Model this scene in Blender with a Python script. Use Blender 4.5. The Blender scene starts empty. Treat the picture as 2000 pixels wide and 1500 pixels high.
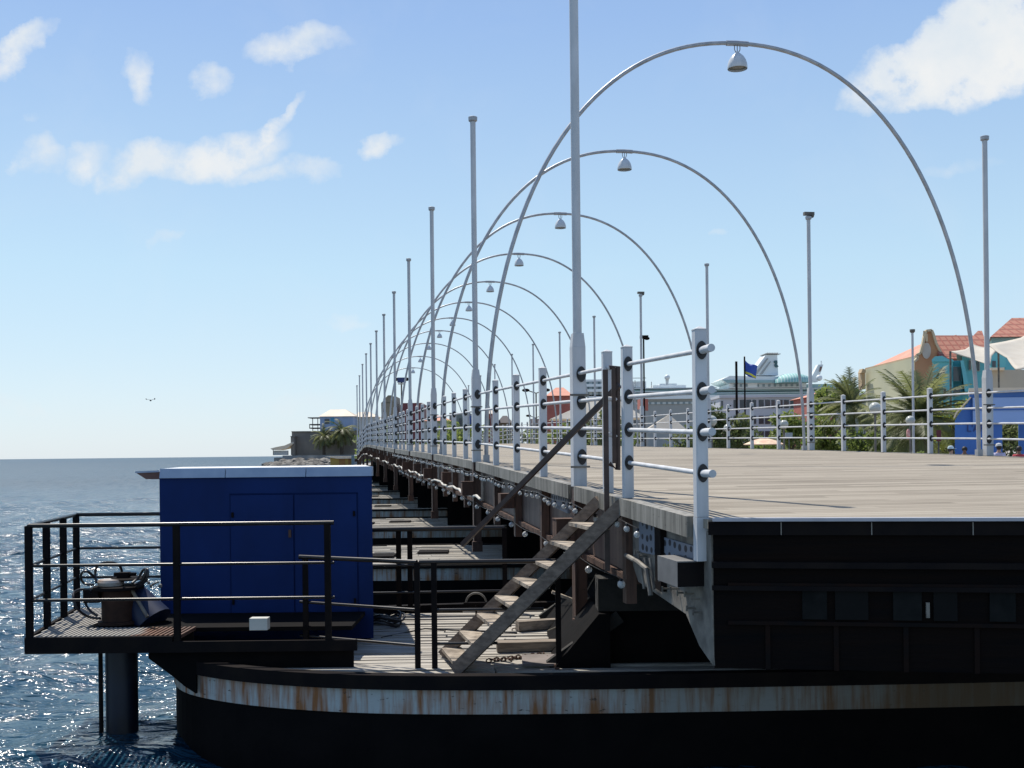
import bpy, math, random
import numpy as np
from mathutils import Vector, Matrix
rnd = random.Random(7)
R = math.radians
C = bpy.context.scene.collection
scene = bpy.context.scene

# ------------------------------------------------------------------ camera, world, sun, exposure
F = 2200.0; ROLL = 0.011; HY = 886.0; ZC = 2.7
cam = bpy.data.objects.new('camera', bpy.data.cameras.new('camera')); C.objects.link(cam)
cr, sr = math.cos(ROLL), math.sin(ROLL)
cam.matrix_world = Matrix(((cr, sr, 0, 0), (0, 0, -1, 0), (-sr, cr, 0, ZC), (0, 0, 0, 1)))
cam.data.sensor_width = 36; cam.data.lens = 36 * F / 2000
cam.data.shift_y = (HY - 750) / 2000
cam.data.clip_start = 0.1; cam.data.clip_end = 60000
scene.camera = cam

SUN_EL, SUN_AZ = R(60), R(-33)          # azimuth measured from +Y towards +X
sd = Vector((math.sin(SUN_AZ) * math.cos(SUN_EL), math.cos(SUN_AZ) * math.cos(SUN_EL), math.sin(SUN_EL)))
sun = bpy.data.objects.new('sun', bpy.data.lights.new('sun', 'SUN')); C.objects.link(sun)
sun.rotation_euler = sd.to_track_quat('Z', 'Y').to_euler()
sun.location = (0, 0, 60)
sun.data.energy = 4.8; sun.data.angle = R(0.53); sun.data.color = (1, .94, .84)
scene.view_settings.view_transform = 'Standard'; scene.view_settings.look = 'None'
scene.view_settings.exposure = 0.3; scene.view_settings.gamma = 1

class NT:
    """small node helper"""
    def __init__(s, tree): s.t = tree; s.n = tree.nodes; s.l = tree.links
    def node(s, typ, **kw):
        n = s.n.new(typ)
        for k, v in kw.items():
            if k in n.inputs.keys(): s.put(n.inputs[k], v)
            else: setattr(n, k, v)
        return n
    def put(s, sock, v):
        if isinstance(v, bpy.types.NodeSocket): s.l.new(v, sock)
        else: sock.default_value = v
    def math(s, op, a, b=0.0, c=None, clamp=False):
        n = s.n.new('ShaderNodeMath'); n.operation = op; n.use_clamp = clamp
        s.put(n.inputs[0], a); s.put(n.inputs[1], b)
        if c is not None: s.put(n.inputs[2], c)
        return n.outputs[0]
    def noise(s, vec, scale, detail=4, rough=.55, dist=0.0):
        n = s.n.new('ShaderNodeTexNoise'); s.put(n.inputs['Vector'], vec)
        n.inputs['Scale'].default_value = scale; n.inputs['Detail'].default_value = detail
        n.inputs['Roughness'].default_value = rough; n.inputs['Distortion'].default_value = dist
        return n.outputs['Fac']
    def ramp(s, fac, stops):
        n = s.n.new('ShaderNodeValToRGB'); s.put(n.inputs[0], fac)
        e = n.color_ramp.elements
        while len(e) < len(stops): e.new(.5)
        for i, (p, c) in enumerate(stops):
            e[i].position = p; e[i].color = (c if len(c) == 4 else (*c, 1)) if hasattr(c, '__len__') else (c, c, c, 1)
        return n.outputs[0]
    def mix(s, fac, a, b, mode='MIX'):
        n = s.n.new('ShaderNodeMix'); n.data_type = 'RGBA'; n.blend_type = mode
        s.put(n.inputs[0], fac)
        for k, v in ((6, a), (7, b)):
            s.put(n.inputs[k], v if isinstance(v, bpy.types.NodeSocket) else (*v[:3], 1))
        return n.outputs[2]

world = bpy.data.worlds.new('World'); scene.world = world; world.use_nodes = True
def build_world():
    w = NT(world.node_tree); w.n.clear()
    out = w.n.new('ShaderNodeOutputWorld'); bg = w.n.new('ShaderNodeBackground')
    sky = w.n.new('ShaderNodeTexSky'); sky.sky_type = 'NISHITA'; sky.sun_disc = False
    sky.sun_elevation = SUN_EL; sky.sun_rotation = SUN_AZ
    sky.air_density = 1.0; sky.dust_density = 0.3; sky.ozone_density = 1.0; sky.altitude = 0
    tc = w.n.new('ShaderNodeTexCoord')
    sp = w.n.new('ShaderNodeSeparateXYZ'); w.l.new(tc.outputs['Generated'], sp.inputs[0])
    yy = w.math('MAXIMUM', sp.outputs[1], .05)
    u = w.math('DIVIDE', sp.outputs[0], yy); v = w.math('DIVIDE', sp.outputs[2], yy)
    cmb = w.n.new('ShaderNodeCombineXYZ'); w.l.new(u, cmb.inputs[0]); w.l.new(v, cmb.inputs[1])
    n1 = w.noise(cmb.outputs[0], 9, 9, .62); n2 = w.noise(cmb.outputs[0], 30, 8, .6)
    nx = w.noise(cmb.outputs[0], 6.5, 5, .6, .3)
    # warp
    wu = w.math('ADD', u, w.math('MULTIPLY', w.math('SUBTRACT', n1, .5), .085))
    off = w.n.new('ShaderNodeVectorMath'); off.operation = 'ADD'; w.l.new(cmb.outputs[0], off.inputs[0]); off.inputs[1].default_value = (7.3, 3.1, 0)
    n3 = w.noise(off.outputs[0], 11, 8, .6)
    wv = w.math('ADD', v, w.math('MULTIPLY', w.math('SUBTRACT', n3, .5), .07))
    # (px, py, rx, ry, angle deg, strength): far clouds hanging in the sky, given by their bearing and height
    blobs = [(40, 95, 75, 20, 38, .7), (272, 140, 28, 44, 10, .66), (405, 153, 38, 20, 5, .62), (585, 88, 90, 26, 8, .62),
             (72, 303, 42, 34, -20, .65), (165, 312, 45, 26, 10, .6), (280, 320, 85, 38, 22, .95), (430, 300, 120, 42, 14, 1.0),
             (520, 255, 85, 17, 42, .9), (555, 335, 100, 20, 6, .7), (755, 285, 32, 20, 10, .65), (45, 222, 15, 10, 0, .45),
             (1880, 120, 190, 62, 14, 1.9), (1955, 60, 110, 70, 20, 2.0), (1760, 160, 110, 34, 20, 1.2), (340, 470, 40, 10, 12, .25),
             (680, 615, 40, 14, 0, .2), (30, 790, 60, 18, -10, .25), (1405, 452, 22, 10, 0, .25), (1880, 330, 60, 14, 0, .2),
             (600, 790, 60, 18, 0, .16)]
    tot = None
    for px, py, rx, ry, ang, st in blobs:
        xr, yu = (px - 1000) / F, -(py - HY) / F
        cx, cz = cr * xr + sr * yu, -sr * xr + cr * yu
        a = R(ang); ca, sa = math.cos(a), math.sin(a)
        du = w.math('SUBTRACT', wu, cx); dv = w.math('SUBTRACT', wv, cz)
        p = w.math('DIVIDE', w.math('ADD', w.math('MULTIPLY', du, ca), w.math('MULTIPLY', dv, sa)), rx / F * 1.32)
        q = w.math('DIVIDE', w.math('SUBTRACT', w.math('MULTIPLY', dv, ca), w.math('MULTIPLY', du, sa)), ry / F * 1.4)
        d = w.math('ADD', w.math('MULTIPLY', p, p), w.math('MULTIPLY', q, q))
        m = w.math('MULTIPLY', w.math('SUBTRACT', 1.0, d, clamp=True), st)
        tot = m if tot is None else w.math('MAXIMUM', tot, m)
    tex = w.math('ADD', w.math('MULTIPLY', n1, 2.5), w.math('MULTIPLY', n2, 2.2))
    dens = w.math('MULTIPLY', tot, w.math('SUBTRACT', tex, 1.72))
    dens = w.ramp(dens, [(.02, 0), (.25, .38), (.6, .85), (1, .97)])
    wisp = w.math('MULTIPLY', w.ramp(nx, [(.5, 0), (.85, 1)]), .12)
    dens = w.math('ADD', dens, wisp, clamp=True)
    front = w.math('GREATER_THAN', sp.outputs[1], .06)
    dens = w.math('MULTIPLY', dens, front)
    shade = w.ramp(w.math('MULTIPLY', n3, 1.0), [(.3, (.8,.89,.97)), (.62, (.97,.99,1.0))])
    el = w.math('MAXIMUM', sp.outputs[2], 0.0)
    pale = w.ramp(el, [(0, (.7,.84,.98)), (.05, (.68,.85,1.0)), (.16, (.58,.82,1.0)), (.36, (.36,.56,.92)), (.7, (.17,.3,.6)), (1, (.12,.22,.5))])
    pm = w.n.new('ShaderNodeVectorMath'); pm.operation = 'SCALE'; w.l.new(pale, pm.inputs[0]); pm.inputs['Scale'].default_value = 5.1
    sh2 = w.n.new('ShaderNodeVectorMath'); sh2.operation = 'SCALE'; w.l.new(shade, sh2.inputs[0]); sh2.inputs['Scale'].default_value = 5.2; shade = sh2.outputs[0]
    base = w.mix(.82, sky.outputs[0], pm.outputs[0])
    col = w.mix(dens, base, shade)
    w.l.new(col, bg.inputs[0]); bg.inputs[1].default_value = 0.14
    w.l.new(bg.outputs[0], out.inputs[0])
build_world()

# ------------------------------------------------------------------ helpers
def at(px, py, D):
    xr = (px - 1000) / F * D; yu = -(py - HY) / F * D
    return Vector((cr * xr + sr * yu, D, ZC - sr * xr + cr * yu))

def M(name, c1, c2=None, scale=4, rough=.6, bump=0.0, metal=0.0, stretch=(1, 1, 1), spec=.5, detail=5, lo=.35, hi=.65, bscale=None):
    m = bpy.data.materials.new(name); m.use_nodes = True
    w = NT(m.node_tree); b = w.n['Principled BSDF']
    tc = w.n.new('ShaderNodeTexCoord'); mp = w.n.new('ShaderNodeMapping'); w.l.new(tc.outputs['Object'], mp.inputs[0])
    mp.inputs['Scale'].default_value = stretch
    if c2 is None: c2 = tuple(x * .82 for x in c1)
    f = w.noise(mp.outputs[0], scale, detail)
    w.l.new(w.ramp(f, [(lo, c1), (hi, c2)]), b.inputs['Base Color'])
    b.inputs['Roughness'].default_value = rough; b.inputs['Metallic'].default_value = metal
    b.inputs['Specular IOR Level'].default_value = spec
    if bump:
        bn = w.n.new('ShaderNodeBump'); bn.inputs['Strength'].default_value = bump; bn.inputs['Distance'].default_value = .02
        w.l.new(w.noise(mp.outputs[0], bscale or scale * 4, 4), bn.inputs['Height']); w.l.new(bn.outputs[0], b.inputs['Normal'])
    return m

class MB:
    def __init__(s): s.v = []; s.f = []
    def add(s, vs, fs):
        o = len(s.v); s.v += [tuple(p) for p in vs]; s.f += [tuple(i + o for i in f) for f in fs]; return s
    def box(s, x0, x1, y0, y1, z0, z1):
        vs = [(x0,y0,z0),(x1,y0,z0),(x1,y1,z0),(x0,y1,z0),(x0,y0,z1),(x1,y0,z1),(x1,y1,z1),(x0,y1,z1)]
        return s.add(vs, [(0,3,2,1),(4,5,6,7),(0,1,5,4),(1,2,6,5),(2,3,7,6),(3,0,4,7)])
    def hexa(s, bot, top):
        n = len(bot); vs = list(bot) + list(top)
        fs = [tuple(reversed(range(n))), tuple(range(n, 2*n))] + [(i, (i+1) % n, n+(i+1) % n, n+i) for i in range(n)]
        return s.add(vs, fs)
    def beam(s, p0, p1, w, h, up=(0,0,1)):
        p0, p1, up = Vector(p0), Vector(p1), Vector(up)
        d = (p1-p0).normalized(); x = d.cross(up)
        if x.length < 1e-4: x = Vector((1,0,0))
        x.normalize(); z = x.cross(d).normalized()
        q = [(-w/2,-h/2),(w/2,-h/2),(w/2,h/2),(-w/2,h/2)]
        return s.hexa([p0+x*a+z*b for a,b in q], [p1+x*a+z*b for a,b in q])
    def tube(s, pts, r, n=8, closed=False):
        pts = [Vector(p) for p in pts]; m = len(pts); o = len(s.v); rs = r if hasattr(r, '__len__') else [r]*m
        prev = None
        for i, p in enumerate(pts):
            if closed: d = (pts[(i+1) % m] - pts[i-1]).normalized()
            else: d = (pts[min(i+1, m-1)] - pts[max(i-1, 0)]).normalized()
            if prev is None:
                u = Vector((0,0,1)) if abs(d.z) < .9 else Vector((0,1,0)); x = d.cross(u).normalized()
            else: x = (prev - d*prev.dot(d)).normalized()
            prev = x; y = d.cross(x)
            for k in range(n):
                a = 2*math.pi*k/n; s.v.append(tuple(p + (x*math.cos(a) + y*math.sin(a))*rs[i]))
        for i in range(m if closed else m-1):
            j = (i+1) % m
            for k in range(n):
                l = (k+1) % n; s.f.append((o+i*n+k, o+i*n+l, o+j*n+l, o+j*n+k))
        if not closed:
            s.f.append(tuple(o+k for k in reversed(range(n)))); s.f.append(tuple(o+(m-1)*n+k for k in range(n)))
        return s
    def lathe(s, prof, c=(0,0,0), n=16, caps=True):
        o = len(s.v); c = Vector(c)
        for r, z in prof:
            for k in range(n):
                a = 2*math.pi*k/n; s.v.append((c.x+r*math.cos(a), c.y+r*math.sin(a), c.z+z))
        m = len(prof)
        for i in range(m-1):
            for k in range(n):
                l = (k+1) % n; s.f.append((o+i*n+k, o+i*n+l, o+(i+1)*n+l, o+(i+1)*n+k))
        if caps:
            s.f.append(tuple(o+k for k in reversed(range(n)))); s.f.append(tuple(o+(m-1)*n+k for k in range(n)))
        return s
    def ball(s, c, r, n=10, m=7, sz=1.0):
        prof = [(max(r*math.sin(math.pi*i/m), r*.02), -r*sz*math.cos(math.pi*i/m)) for i in range(m+1)]
        return s.lathe(prof, c, n)
    def pbox(s, x0, y0, x1, y1, D, depth):
        """box at distance D seen between these bearings"""
        xm, ym = (x0+x1)/2, (y0+y1)/2
        a, b, z0, z1 = at(x0, ym, D).x, at(x1, ym, D).x, at(xm, y1, D).z, at(xm, y0, D).z
        k = s.sk(xm, D)*depth       # walls run back along the street, not square to the picture
        return s.hexa([(a,D,z0),(b,D,z0),(b+k,D+depth,z0),(a+k,D+depth,z0)], [(a,D,z1),(b,D,z1),(b+k,D+depth,z1),(a+k,D+depth,z1)])
    @staticmethod
    def sk(px, D): return .40 if px > 1750 and 38 < D < 200 else 0.0
    def pprism(s, pts, D, depth):
        a = [at(x, y, D) for x, y in pts]; b = [p + Vector((s.sk(pts[0][0], D)*depth, depth, 0)) for p in a]
        return s.hexa(a, b)
    def build(s, name, mat, parent=None, smooth=False, off=None):
        me = bpy.data.meshes.new(name); o = Vector((0,0,0))
        p = parent
        while p is not None:
            if not p.get('_loc'): o = o + p.location
            p = p.parent
        if off is not None: o = Vector(off)
        me.from_pydata([(x-o.x, y-o.y, z-o.z) for x, y, z in s.v], [], s.f); me.update()
        import bmesh
        b = bmesh.new(); b.from_mesh(me); bmesh.ops.recalc_face_normals(b, faces=b.faces); b.to_mesh(me); b.free()
        if smooth:
            me.polygons.foreach_set('use_smooth', [True]*len(me.polygons))
            try: me.set_sharp_from_angle(angle=R(40))
            except Exception: pass
        me.materials.append(mat)
        ob = bpy.data.objects.new(name, me); C.objects.link(ob)
        if parent is not None: ob.parent = parent
        return ob

def tag(o, label, cat, group=None, kind=None):
    o['label'] = label; o['category'] = cat
    if group: o['group'] = group
    if kind: o['kind'] = kind
    return o
def thing(name, label, cat, loc=(0,0,0), rz=0.0, group=None, local=False):
    o = bpy.data.objects.new(name, None); C.objects.link(o); o.location = loc; o.rotation_euler = (0,0,rz)
    o.empty_display_size = .1
    if local: o['_loc'] = 1
    return tag(o, label, cat, group)
def struct(o): o['kind'] = 'structure'; return o
KIDS = {}
def copy_tree(o, parent=None):
    c = o.copy(); C.objects.link(c); c.parent = parent
    for ch in list(o.children): copy_tree(ch, c)
    return c
ORD = ['nearest', 'second', 'third', 'fourth', 'fifth', 'sixth', 'seventh', 'eighth', 'ninth', 'tenth', 'eleventh', 'twelfth', 'thirteenth', 'fourteenth']

# ------------------------------------------------------------------ materials
white = M('white_paint', (.56,.57,.59), (.43,.44,.45), scale=3, rough=.6, detail=8, stretch=(2,2,.5))
steel = M('arch_steel', (.42,.43,.45), (.3,.31,.33), scale=5, rough=.4, metal=.3)
black_rub = M('black_rubber', (.012,.012,.014), rough=.5)
rust = M('rusty_brown', (.05,.024,.016), (.1,.05,.032), scale=3, rough=.85, bump=.4, detail=8, stretch=(3,3,.7))
darkst = M('dark_steel', (.007,.006,.007), (.013,.01,.009), scale=4, rough=.85, bump=.2, spec=.08)
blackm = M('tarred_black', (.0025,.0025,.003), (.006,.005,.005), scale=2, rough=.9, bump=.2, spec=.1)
railst = M('dark_rail', (.004,.0035,.005), (.012,.008,.007), scale=9, rough=.3, spec=.4)
brown_rail = M('brown_rail', (.03,.018,.016), (.06,.035,.028), scale=9, rough=.45, spec=.4)
blue = M('cabinet_blue', (.0035,.023,.118), (.0025,.016,.082), scale=1.6, rough=.6, detail=7, stretch=(1,1,.5), spec=.15)
flash = M('zinc_flashing', (.33,.4,.5), (.24,.31,.42), scale=3, rough=.4)
greyp = M('grey_plate', (.22,.2,.17), (.09,.08,.068), scale=5, detail=9, rough=.7, bump=.2)
wood_o = M('old_timber', (.3,.25,.2), (.13,.105,.085), scale=4, rough=.9, bump=.5, stretch=(.6,6,6), detail=8)
stairm = M('stair_timber', (.23,.175,.135), (.12,.09,.07), scale=3, stretch=(4,4,8), rough=.9, bump=.4, detail=8)
treadm = M('stair_tread', (.4,.34,.27), (.16,.13,.1), scale=7, rough=.9, bump=.4, detail=8)
glassb = M('bulb_glass', (.8,.8,.78), (.7,.7,.68), rough=.06, scale=20)
glassb.node_tree.nodes['Principled BSDF'].inputs['Transmission Weight'].default_value = .45; glassb.node_tree.nodes['Principled BSDF'].inputs['IOR'].default_value = 1.25
hosem = M('hose_black', (.01,.01,.013), rough=.35)
rope = M('rope', (.25,.22,.17), (.15,.13,.1), scale=30, rough=.95)
foil = [M('foliage_a', (.1,.14,.03), (.19,.23,.06), scale=.6, rough=.6), M('foliage_b', (.055,.08,.028), (.12,.14,.05), scale=.7, rough=.6),
        M('foliage_c', (.2,.24,.04), (.32,.34,.08), scale=.9, rough=.6)]
palmf = M('palm_frond', (.09,.11,.04), (.17,.18,.075), scale=.8, rough=.5)
canvas = M('white_canvas', (.72,.69,.62), (.64,.6,.53), scale=1, rough=.8)
for fm_ in foil + [palmf]:
    w_ = NT(fm_.node_tree); b_ = w_.n['Principled BSDF']; o_ = w_.n['Material Output']; tl = w_.n.new('ShaderNodeBsdfTranslucent'); mx = w_.n.new('ShaderNodeMixShader'); mx.inputs[0].default_value = .45
    hs = w_.n.new('ShaderNodeHueSaturation'); hs.inputs['Value'].default_value = 1.7; w_.l.new(b_.inputs['Base Color'].links[0].from_socket, hs.inputs['Color']); w_.l.new(hs.outputs[0], tl.inputs['Color'])
    w_.l.new(b_.outputs[0], mx.inputs[1]); w_.l.new(tl.outputs[0], mx.inputs[2]); w_.l.new(mx.outputs[0], o_.inputs[0])
def translucent(mt, f, v):
    w_ = NT(mt.node_tree); b_ = w_.n['Principled BSDF']; o_ = w_.n['Material Output']; tl = w_.n.new('ShaderNodeBsdfTranslucent'); mx = w_.n.new('ShaderNodeMixShader'); mx.inputs[0].default_value = f
    tl.inputs['Color'].default_value = v; w_.l.new(b_.outputs[0], mx.inputs[1]); w_.l.new(tl.outputs[0], mx.inputs[2]); w_.l.new(mx.outputs[0], o_.inputs[0])
translucent(canvas, .35, (.75,.66,.5,1))
bark = M('bark', (.09,.07,.055), (.05,.04,.03), scale=6, rough=.95, bump=.6)

def streaks(name, base, rustc, lo=.45, hi=.62, sx=3.2):
    m = bpy.data.materials.new(name); m.use_nodes = True
    w = NT(m.node_tree); b = w.n['Principled BSDF']
    tc = w.n.new('ShaderNodeTexCoord')
    def mp(s):
        n = w.n.new('ShaderNodeMapping'); w.l.new(tc.outputs['Object'], n.inputs[0]); n.inputs['Scale'].default_value = s; return n.outputs[0]
    f = w.noise(mp((sx, sx, .5)), 2.2, 7, .6); g = w.noise(mp((1, 1, 1)), .8, 4); h = w.noise(mp((1, 1, 2.5)), 14, 6)
    k = w.math('ADD', w.math('MULTIPLY', f, .6), w.math('MULTIPLY', g, .4))
    c = w.mix(w.ramp(k, [(lo, 0), (hi, 1)]), w.mix(h, base, tuple(x*.8 for x in base)), w.mix(f, rustc, tuple(x*.45 for x in rustc)))
    c = w.mix(w.ramp(h, [(.66, 0), (.72, 1)]), c, (.03,.02,.015))
    w.l.new(c, b.inputs['Base Color']); b.inputs['Roughness'].default_value = .6
    return m
def overhang_shade(m):  # stripe darkens towards the right: shade of the deck overhang mixed into its colour
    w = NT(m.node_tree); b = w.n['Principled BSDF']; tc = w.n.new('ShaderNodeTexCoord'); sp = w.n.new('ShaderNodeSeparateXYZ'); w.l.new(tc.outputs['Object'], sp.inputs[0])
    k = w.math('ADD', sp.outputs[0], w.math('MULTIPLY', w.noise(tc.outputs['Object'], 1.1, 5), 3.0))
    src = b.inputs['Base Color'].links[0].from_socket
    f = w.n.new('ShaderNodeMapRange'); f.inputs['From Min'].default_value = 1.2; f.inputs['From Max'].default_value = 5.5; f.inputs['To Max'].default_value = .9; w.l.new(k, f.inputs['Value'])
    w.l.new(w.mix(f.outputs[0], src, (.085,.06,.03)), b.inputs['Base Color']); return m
stripe_m = streaks('rust_streaked_white', (.42,.46,.46), (.34,.13,.035), .43, .57, 6); overhang_shade(stripe_m)
fascia_m = streaks('weathered_fascia', (.32,.3,.26), (.11,.1,.08), .38, .6, 9)
legm = streaks('rusty_channel', (.14,.07,.045), (.06,.03,.02), .4, .6, 6)
girderm = streaks('brown_girder', (.2,.14,.11), (.08,.04,.028), .4, .62, 3)

def deck_mat():
    m = bpy.data.materials.new('weathered_planks'); m.use_nodes = True
    w = NT(m.node_tree); b = w.n['Principled BSDF']
    tc = w.n.new('ShaderNodeTexCoord'); sp = w.n.new('ShaderNodeSeparateXYZ'); w.l.new(tc.outputs['Object'], sp.inputs[0])
    t = w.math('DIVIDE', sp.outputs[1], .145)
    fr = w.math('FRACT', t); ix = w.math('FLOOR', t)
    wn = w.n.new('ShaderNodeTexWhiteNoise'); wn.noise_dimensions = '2D'
    # boards butt along their run at staggered joints
    jn = w.math('FLOOR', w.math('ADD', w.math('DIVIDE', sp.outputs[0], 3.1), w.math('MULTIPLY', ix, .37)))
    cb = w.n.new('ShaderNodeCombineXYZ'); w.l.new(ix, cb.inputs[0]); w.l.new(jn, cb.inputs[1]); w.l.new(cb.outputs[0], wn.inputs['Vector'])
    mp = w.n.new('ShaderNodeMapping'); w.l.new(tc.outputs['Object'], mp.inputs[0]); mp.inputs['Scale'].default_value = (.6, 9, 9)
    g = w.noise(mp.outputs[0], 2.4, 8, .65); big = w.noise(tc.outputs['Object'], .5, 5)
    k = w.math('ADD', w.math('MULTIPLY', wn.outputs[0], .35), w.math('ADD', w.math('MULTIPLY', g, .55), w.math('MULTIPLY', big, .3)))
    c = w.ramp(k, [(.3, (.13,.108,.08)), (.55, (.26,.226,.178)), (.85, (.345,.305,.246))])
    gap = w.math('ADD', w.math('LESS_THAN', fr, .05), w.math('GREATER_THAN', w.noise(mp.outputs[0], 1.1, 2), .7), clamp=True)
    c = w.mix(w.math('MULTIPLY', w.math('LESS_THAN', fr, .07), .85), c, (.05,.042,.035))
    w.l.new(c, b.inputs['Base Color']); b.inputs['Roughness'].default_value = .85; b.inputs['Specular IOR Level'].default_value = .3
    bn = w.n.new('ShaderNodeBump'); bn.inputs['Strength'].default_value = .5; bn.inputs['Distance'].default_value = .01
    w.l.new(g, bn.inputs['Height']); w.l.new(bn.outputs[0], b.inputs['Normal'])
    return m
deckm = deck_mat()
def dots_mat():
    m = bpy.data.materials.new('perforated_plate'); m.use_nodes = True
    w = NT(m.node_tree); b = w.n['Principled BSDF']
    tc = w.n.new('ShaderNodeTexCoord'); mp = w.n.new('ShaderNodeMapping'); w.l.new(tc.outputs['Object'], mp.inputs[0])
    mp.inputs['Scale'].default_value = (0, 8, 11); mp.inputs['Rotation'].default_value = (0,0,0)
    v = w.n.new('ShaderNodeTexVoronoi'); v.inputs['Scale'].default_value = 1; v.inputs['Randomness'].default_value = .25
    w.l.new(mp.outputs[0], v.inputs['Vector'])
    w.l.new(w.mix(w.ramp(v.outputs['Distance'], [(.27, 1), (.33, 0)]), (.17,.19,.23), (.02,.02,.025)), b.inputs['Base Color'])
    b.inputs['Roughness'].default_value = .7
    return m
dotm = dots_mat()
def stripes_mat(name, c1, c2, axis=2, per=.3, duty=.5, rough=.7, c3=None, axis2=0, per2=.3, duty2=.15):
    m = bpy.data.materials.new(name); m.use_nodes = True
    w = NT(m.node_tree); b = w.n['Principled BSDF']
    tc = w.n.new('ShaderNodeTexCoord'); sp = w.n.new('ShaderNodeSeparateXYZ'); w.l.new(tc.outputs['Object'], sp.inputs[0])
    f = w.math('LESS_THAN', w.math('FRACT', w.math('DIVIDE', sp.outputs[axis], per)), duty)
    nz = w.noise(tc.outputs['Object'], .7, 5)
    c = w.mix(f, w.mix(nz, c1, tuple(x*.8 for x in c1)), c2)
    if c3: c = w.mix(w.math('LESS_THAN', w.math('FRACT', w.math('DIVIDE', sp.outputs[axis2], per2)), duty2), c, c3)
    w.l.new(c, b.inputs['Base Color']); b.inputs['Roughness'].default_value = rough
    return m
tilem = stripes_mat('red_roof_tiles', (.42,.18,.12), (.25,.09,.06), 2, .75, .3, .8, (.3,.09,.06), 0, .9, .25)
salmon = M('salmon_roof', (.62,.29,.21), (.52,.23,.16), scale=.5, rough=.85)

# ------------------------------------------------------------------ bridge frame
TH = math.atan(.16364); ct, st_ = math.cos(TH), math.sin(TH)
P0 = Vector((2.562 - .16364*7.7, 7.7, 0))
PROF = [(5,-.47),(7.6,-.465),(11.2,-.35),(15.2,-.24),(19.25,-.13),(26.5,.0),(34.4,.11),(41,.2),(56,.43),(68,.62),(72,.66),(76,.66),(80,.58),(86,.36),(95,.0),(130,-1.2)]
def zd(t):
    D = 7.7 + t*ct
    xs = [p[0] for p in PROF]; ys = [p[1] for p in PROF]
    return ZC + float(np.interp(D, xs, ys))
def tD(D): return (D - 7.7)/ct
W = 9.3
def B(w, t, z): return Vector((P0.x + ct*w - st_*t, P0.y + st_*w + ct*t, z))
def tend(w): return -.1 - .334*max(w, 0)
TEND = tD(96)
TS = [0, .6, 1.2, 2] + list(np.arange(3, TEND, 1.5)) + [TEND]

# ------------------------------------------------------------------ water, land
def water_mat():
    m = bpy.data.materials.new('sea_water'); m.use_nodes = True
    w = NT(m.node_tree); b = w.n['Principled BSDF']
    tc = w.n.new('ShaderNodeTexCoord')
    mp = w.n.new('ShaderNodeMapping'); w.l.new(tc.outputs['Object'], mp.inputs[0]); mp.inputs['Scale'].default_value = (.7,1.15,1)
    mp.inputs['Rotation'].default_value = (0,0,R(12))
    a = w.noise(mp.outputs[0], 3.4, 4, .5, .6); c = w.noise(mp.outputs[0], .9, 4, .5); e = w.noise(mp.outputs[0], .23, 3, .5); d = w.noise(mp.outputs[0], .012, 3)
    h = w.math('ADD', w.math('MULTIPLY', a, .17), w.math('ADD', w.math('MULTIPLY', c, .36), w.math('MULTIPLY', e, .55)))
    bn = w.n.new('ShaderNodeBump'); bn.inputs['Strength'].default_value = 1.0; bn.inputs['Distance'].default_value = 1.0
    w.l.new(h, bn.inputs['Height']); w.l.new(bn.outputs[0], b.inputs['Normal'])
    w.l.new(w.ramp(d, [(.3, (.009,.043,.074)), (.7, (.014,.058,.095))]), b.inputs['Base Color'])
    ln = w.n.new('ShaderNodeVectorMath'); ln.operation = 'LENGTH'; w.l.new(tc.outputs['Object'], ln.inputs[0])
    mr = w.n.new('ShaderNodeMapRange'); mr.inputs['From Min'].default_value = 15; mr.inputs['From Max'].default_value = 140; mr.inputs['To Min'].default_value = .12; mr.inputs['To Max'].default_value = .42
    w.l.new(ln.outputs['Value'], mr.inputs['Value']); w.l.new(mr.outputs[0], b.inputs['Roughness'])     # ripples finer than the mesh widen the gloss far out
    b.inputs['IOR'].default_value = 1.33; b.inputs['Specular IOR Level'].default_value = .5
    return m
def wave(x, y):
    r = np.random.RandomState(3); z = np.zeros_like(x)
    for i in range(34):
        lam = .55*1.13**(i % 17) * (1 + .2*r.rand()); k = 2*math.pi/lam
        th = R(-60) + r.randn()*.55; ph = r.rand()*6.28
        s = np.sin(k*(x*math.cos(th)+y*math.sin(th)) + ph)
        z += lam**.9*.0065*(s + .3*s*s)
    return z
def make_water():
    rr = np.concatenate([np.arange(4, 45, .13), 45*np.exp(np.linspace(0, math.log(40000/45), 260))[1:]])
    an = np.concatenate([np.linspace(-100, -45, 50)[:-1], np.linspace(-45, 3, 420)[:-1], np.linspace(3, 110, 90)])
    A = np.radians(an); RR, AA = np.meshgrid(rr, A, indexing='ij')
    x = RR*np.sin(AA); y = RR*np.cos(AA)
    z = wave(x, y)*np.clip(1.4 - RR/260, 0, 1) - .12
    n, k = RR.shape
    vs = np.stack([x, y, z], -1).reshape(-1, 3)
    i = np.arange(n-1)[:, None]*k + np.arange(k-1)[None, :]
    fs = np.stack([i, i+1, i+k+1, i+k], -1).reshape(-1, 4)
    me = bpy.data.meshes.new('water')
    me.vertices.add(len(vs)); me.vertices.foreach_set('co', vs.ravel())
    me.loops.add(fs.size); me.loops.foreach_set('vertex_index', fs.ravel())
    me.polygons.add(len(fs)); me.polygons.foreach_set('loop_start', np.arange(0, fs.size, 4)); me.polygons.foreach_set('loop_total', np.full(len(fs), 4))
    me.polygons.foreach_set('use_smooth', np.ones(len(fs), bool)); me.update(); me.validate()
    o = bpy.data.objects.new('water', me); C.objects.link(o); me.materials.append(water_mat()); struct(o)
make_water()

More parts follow.
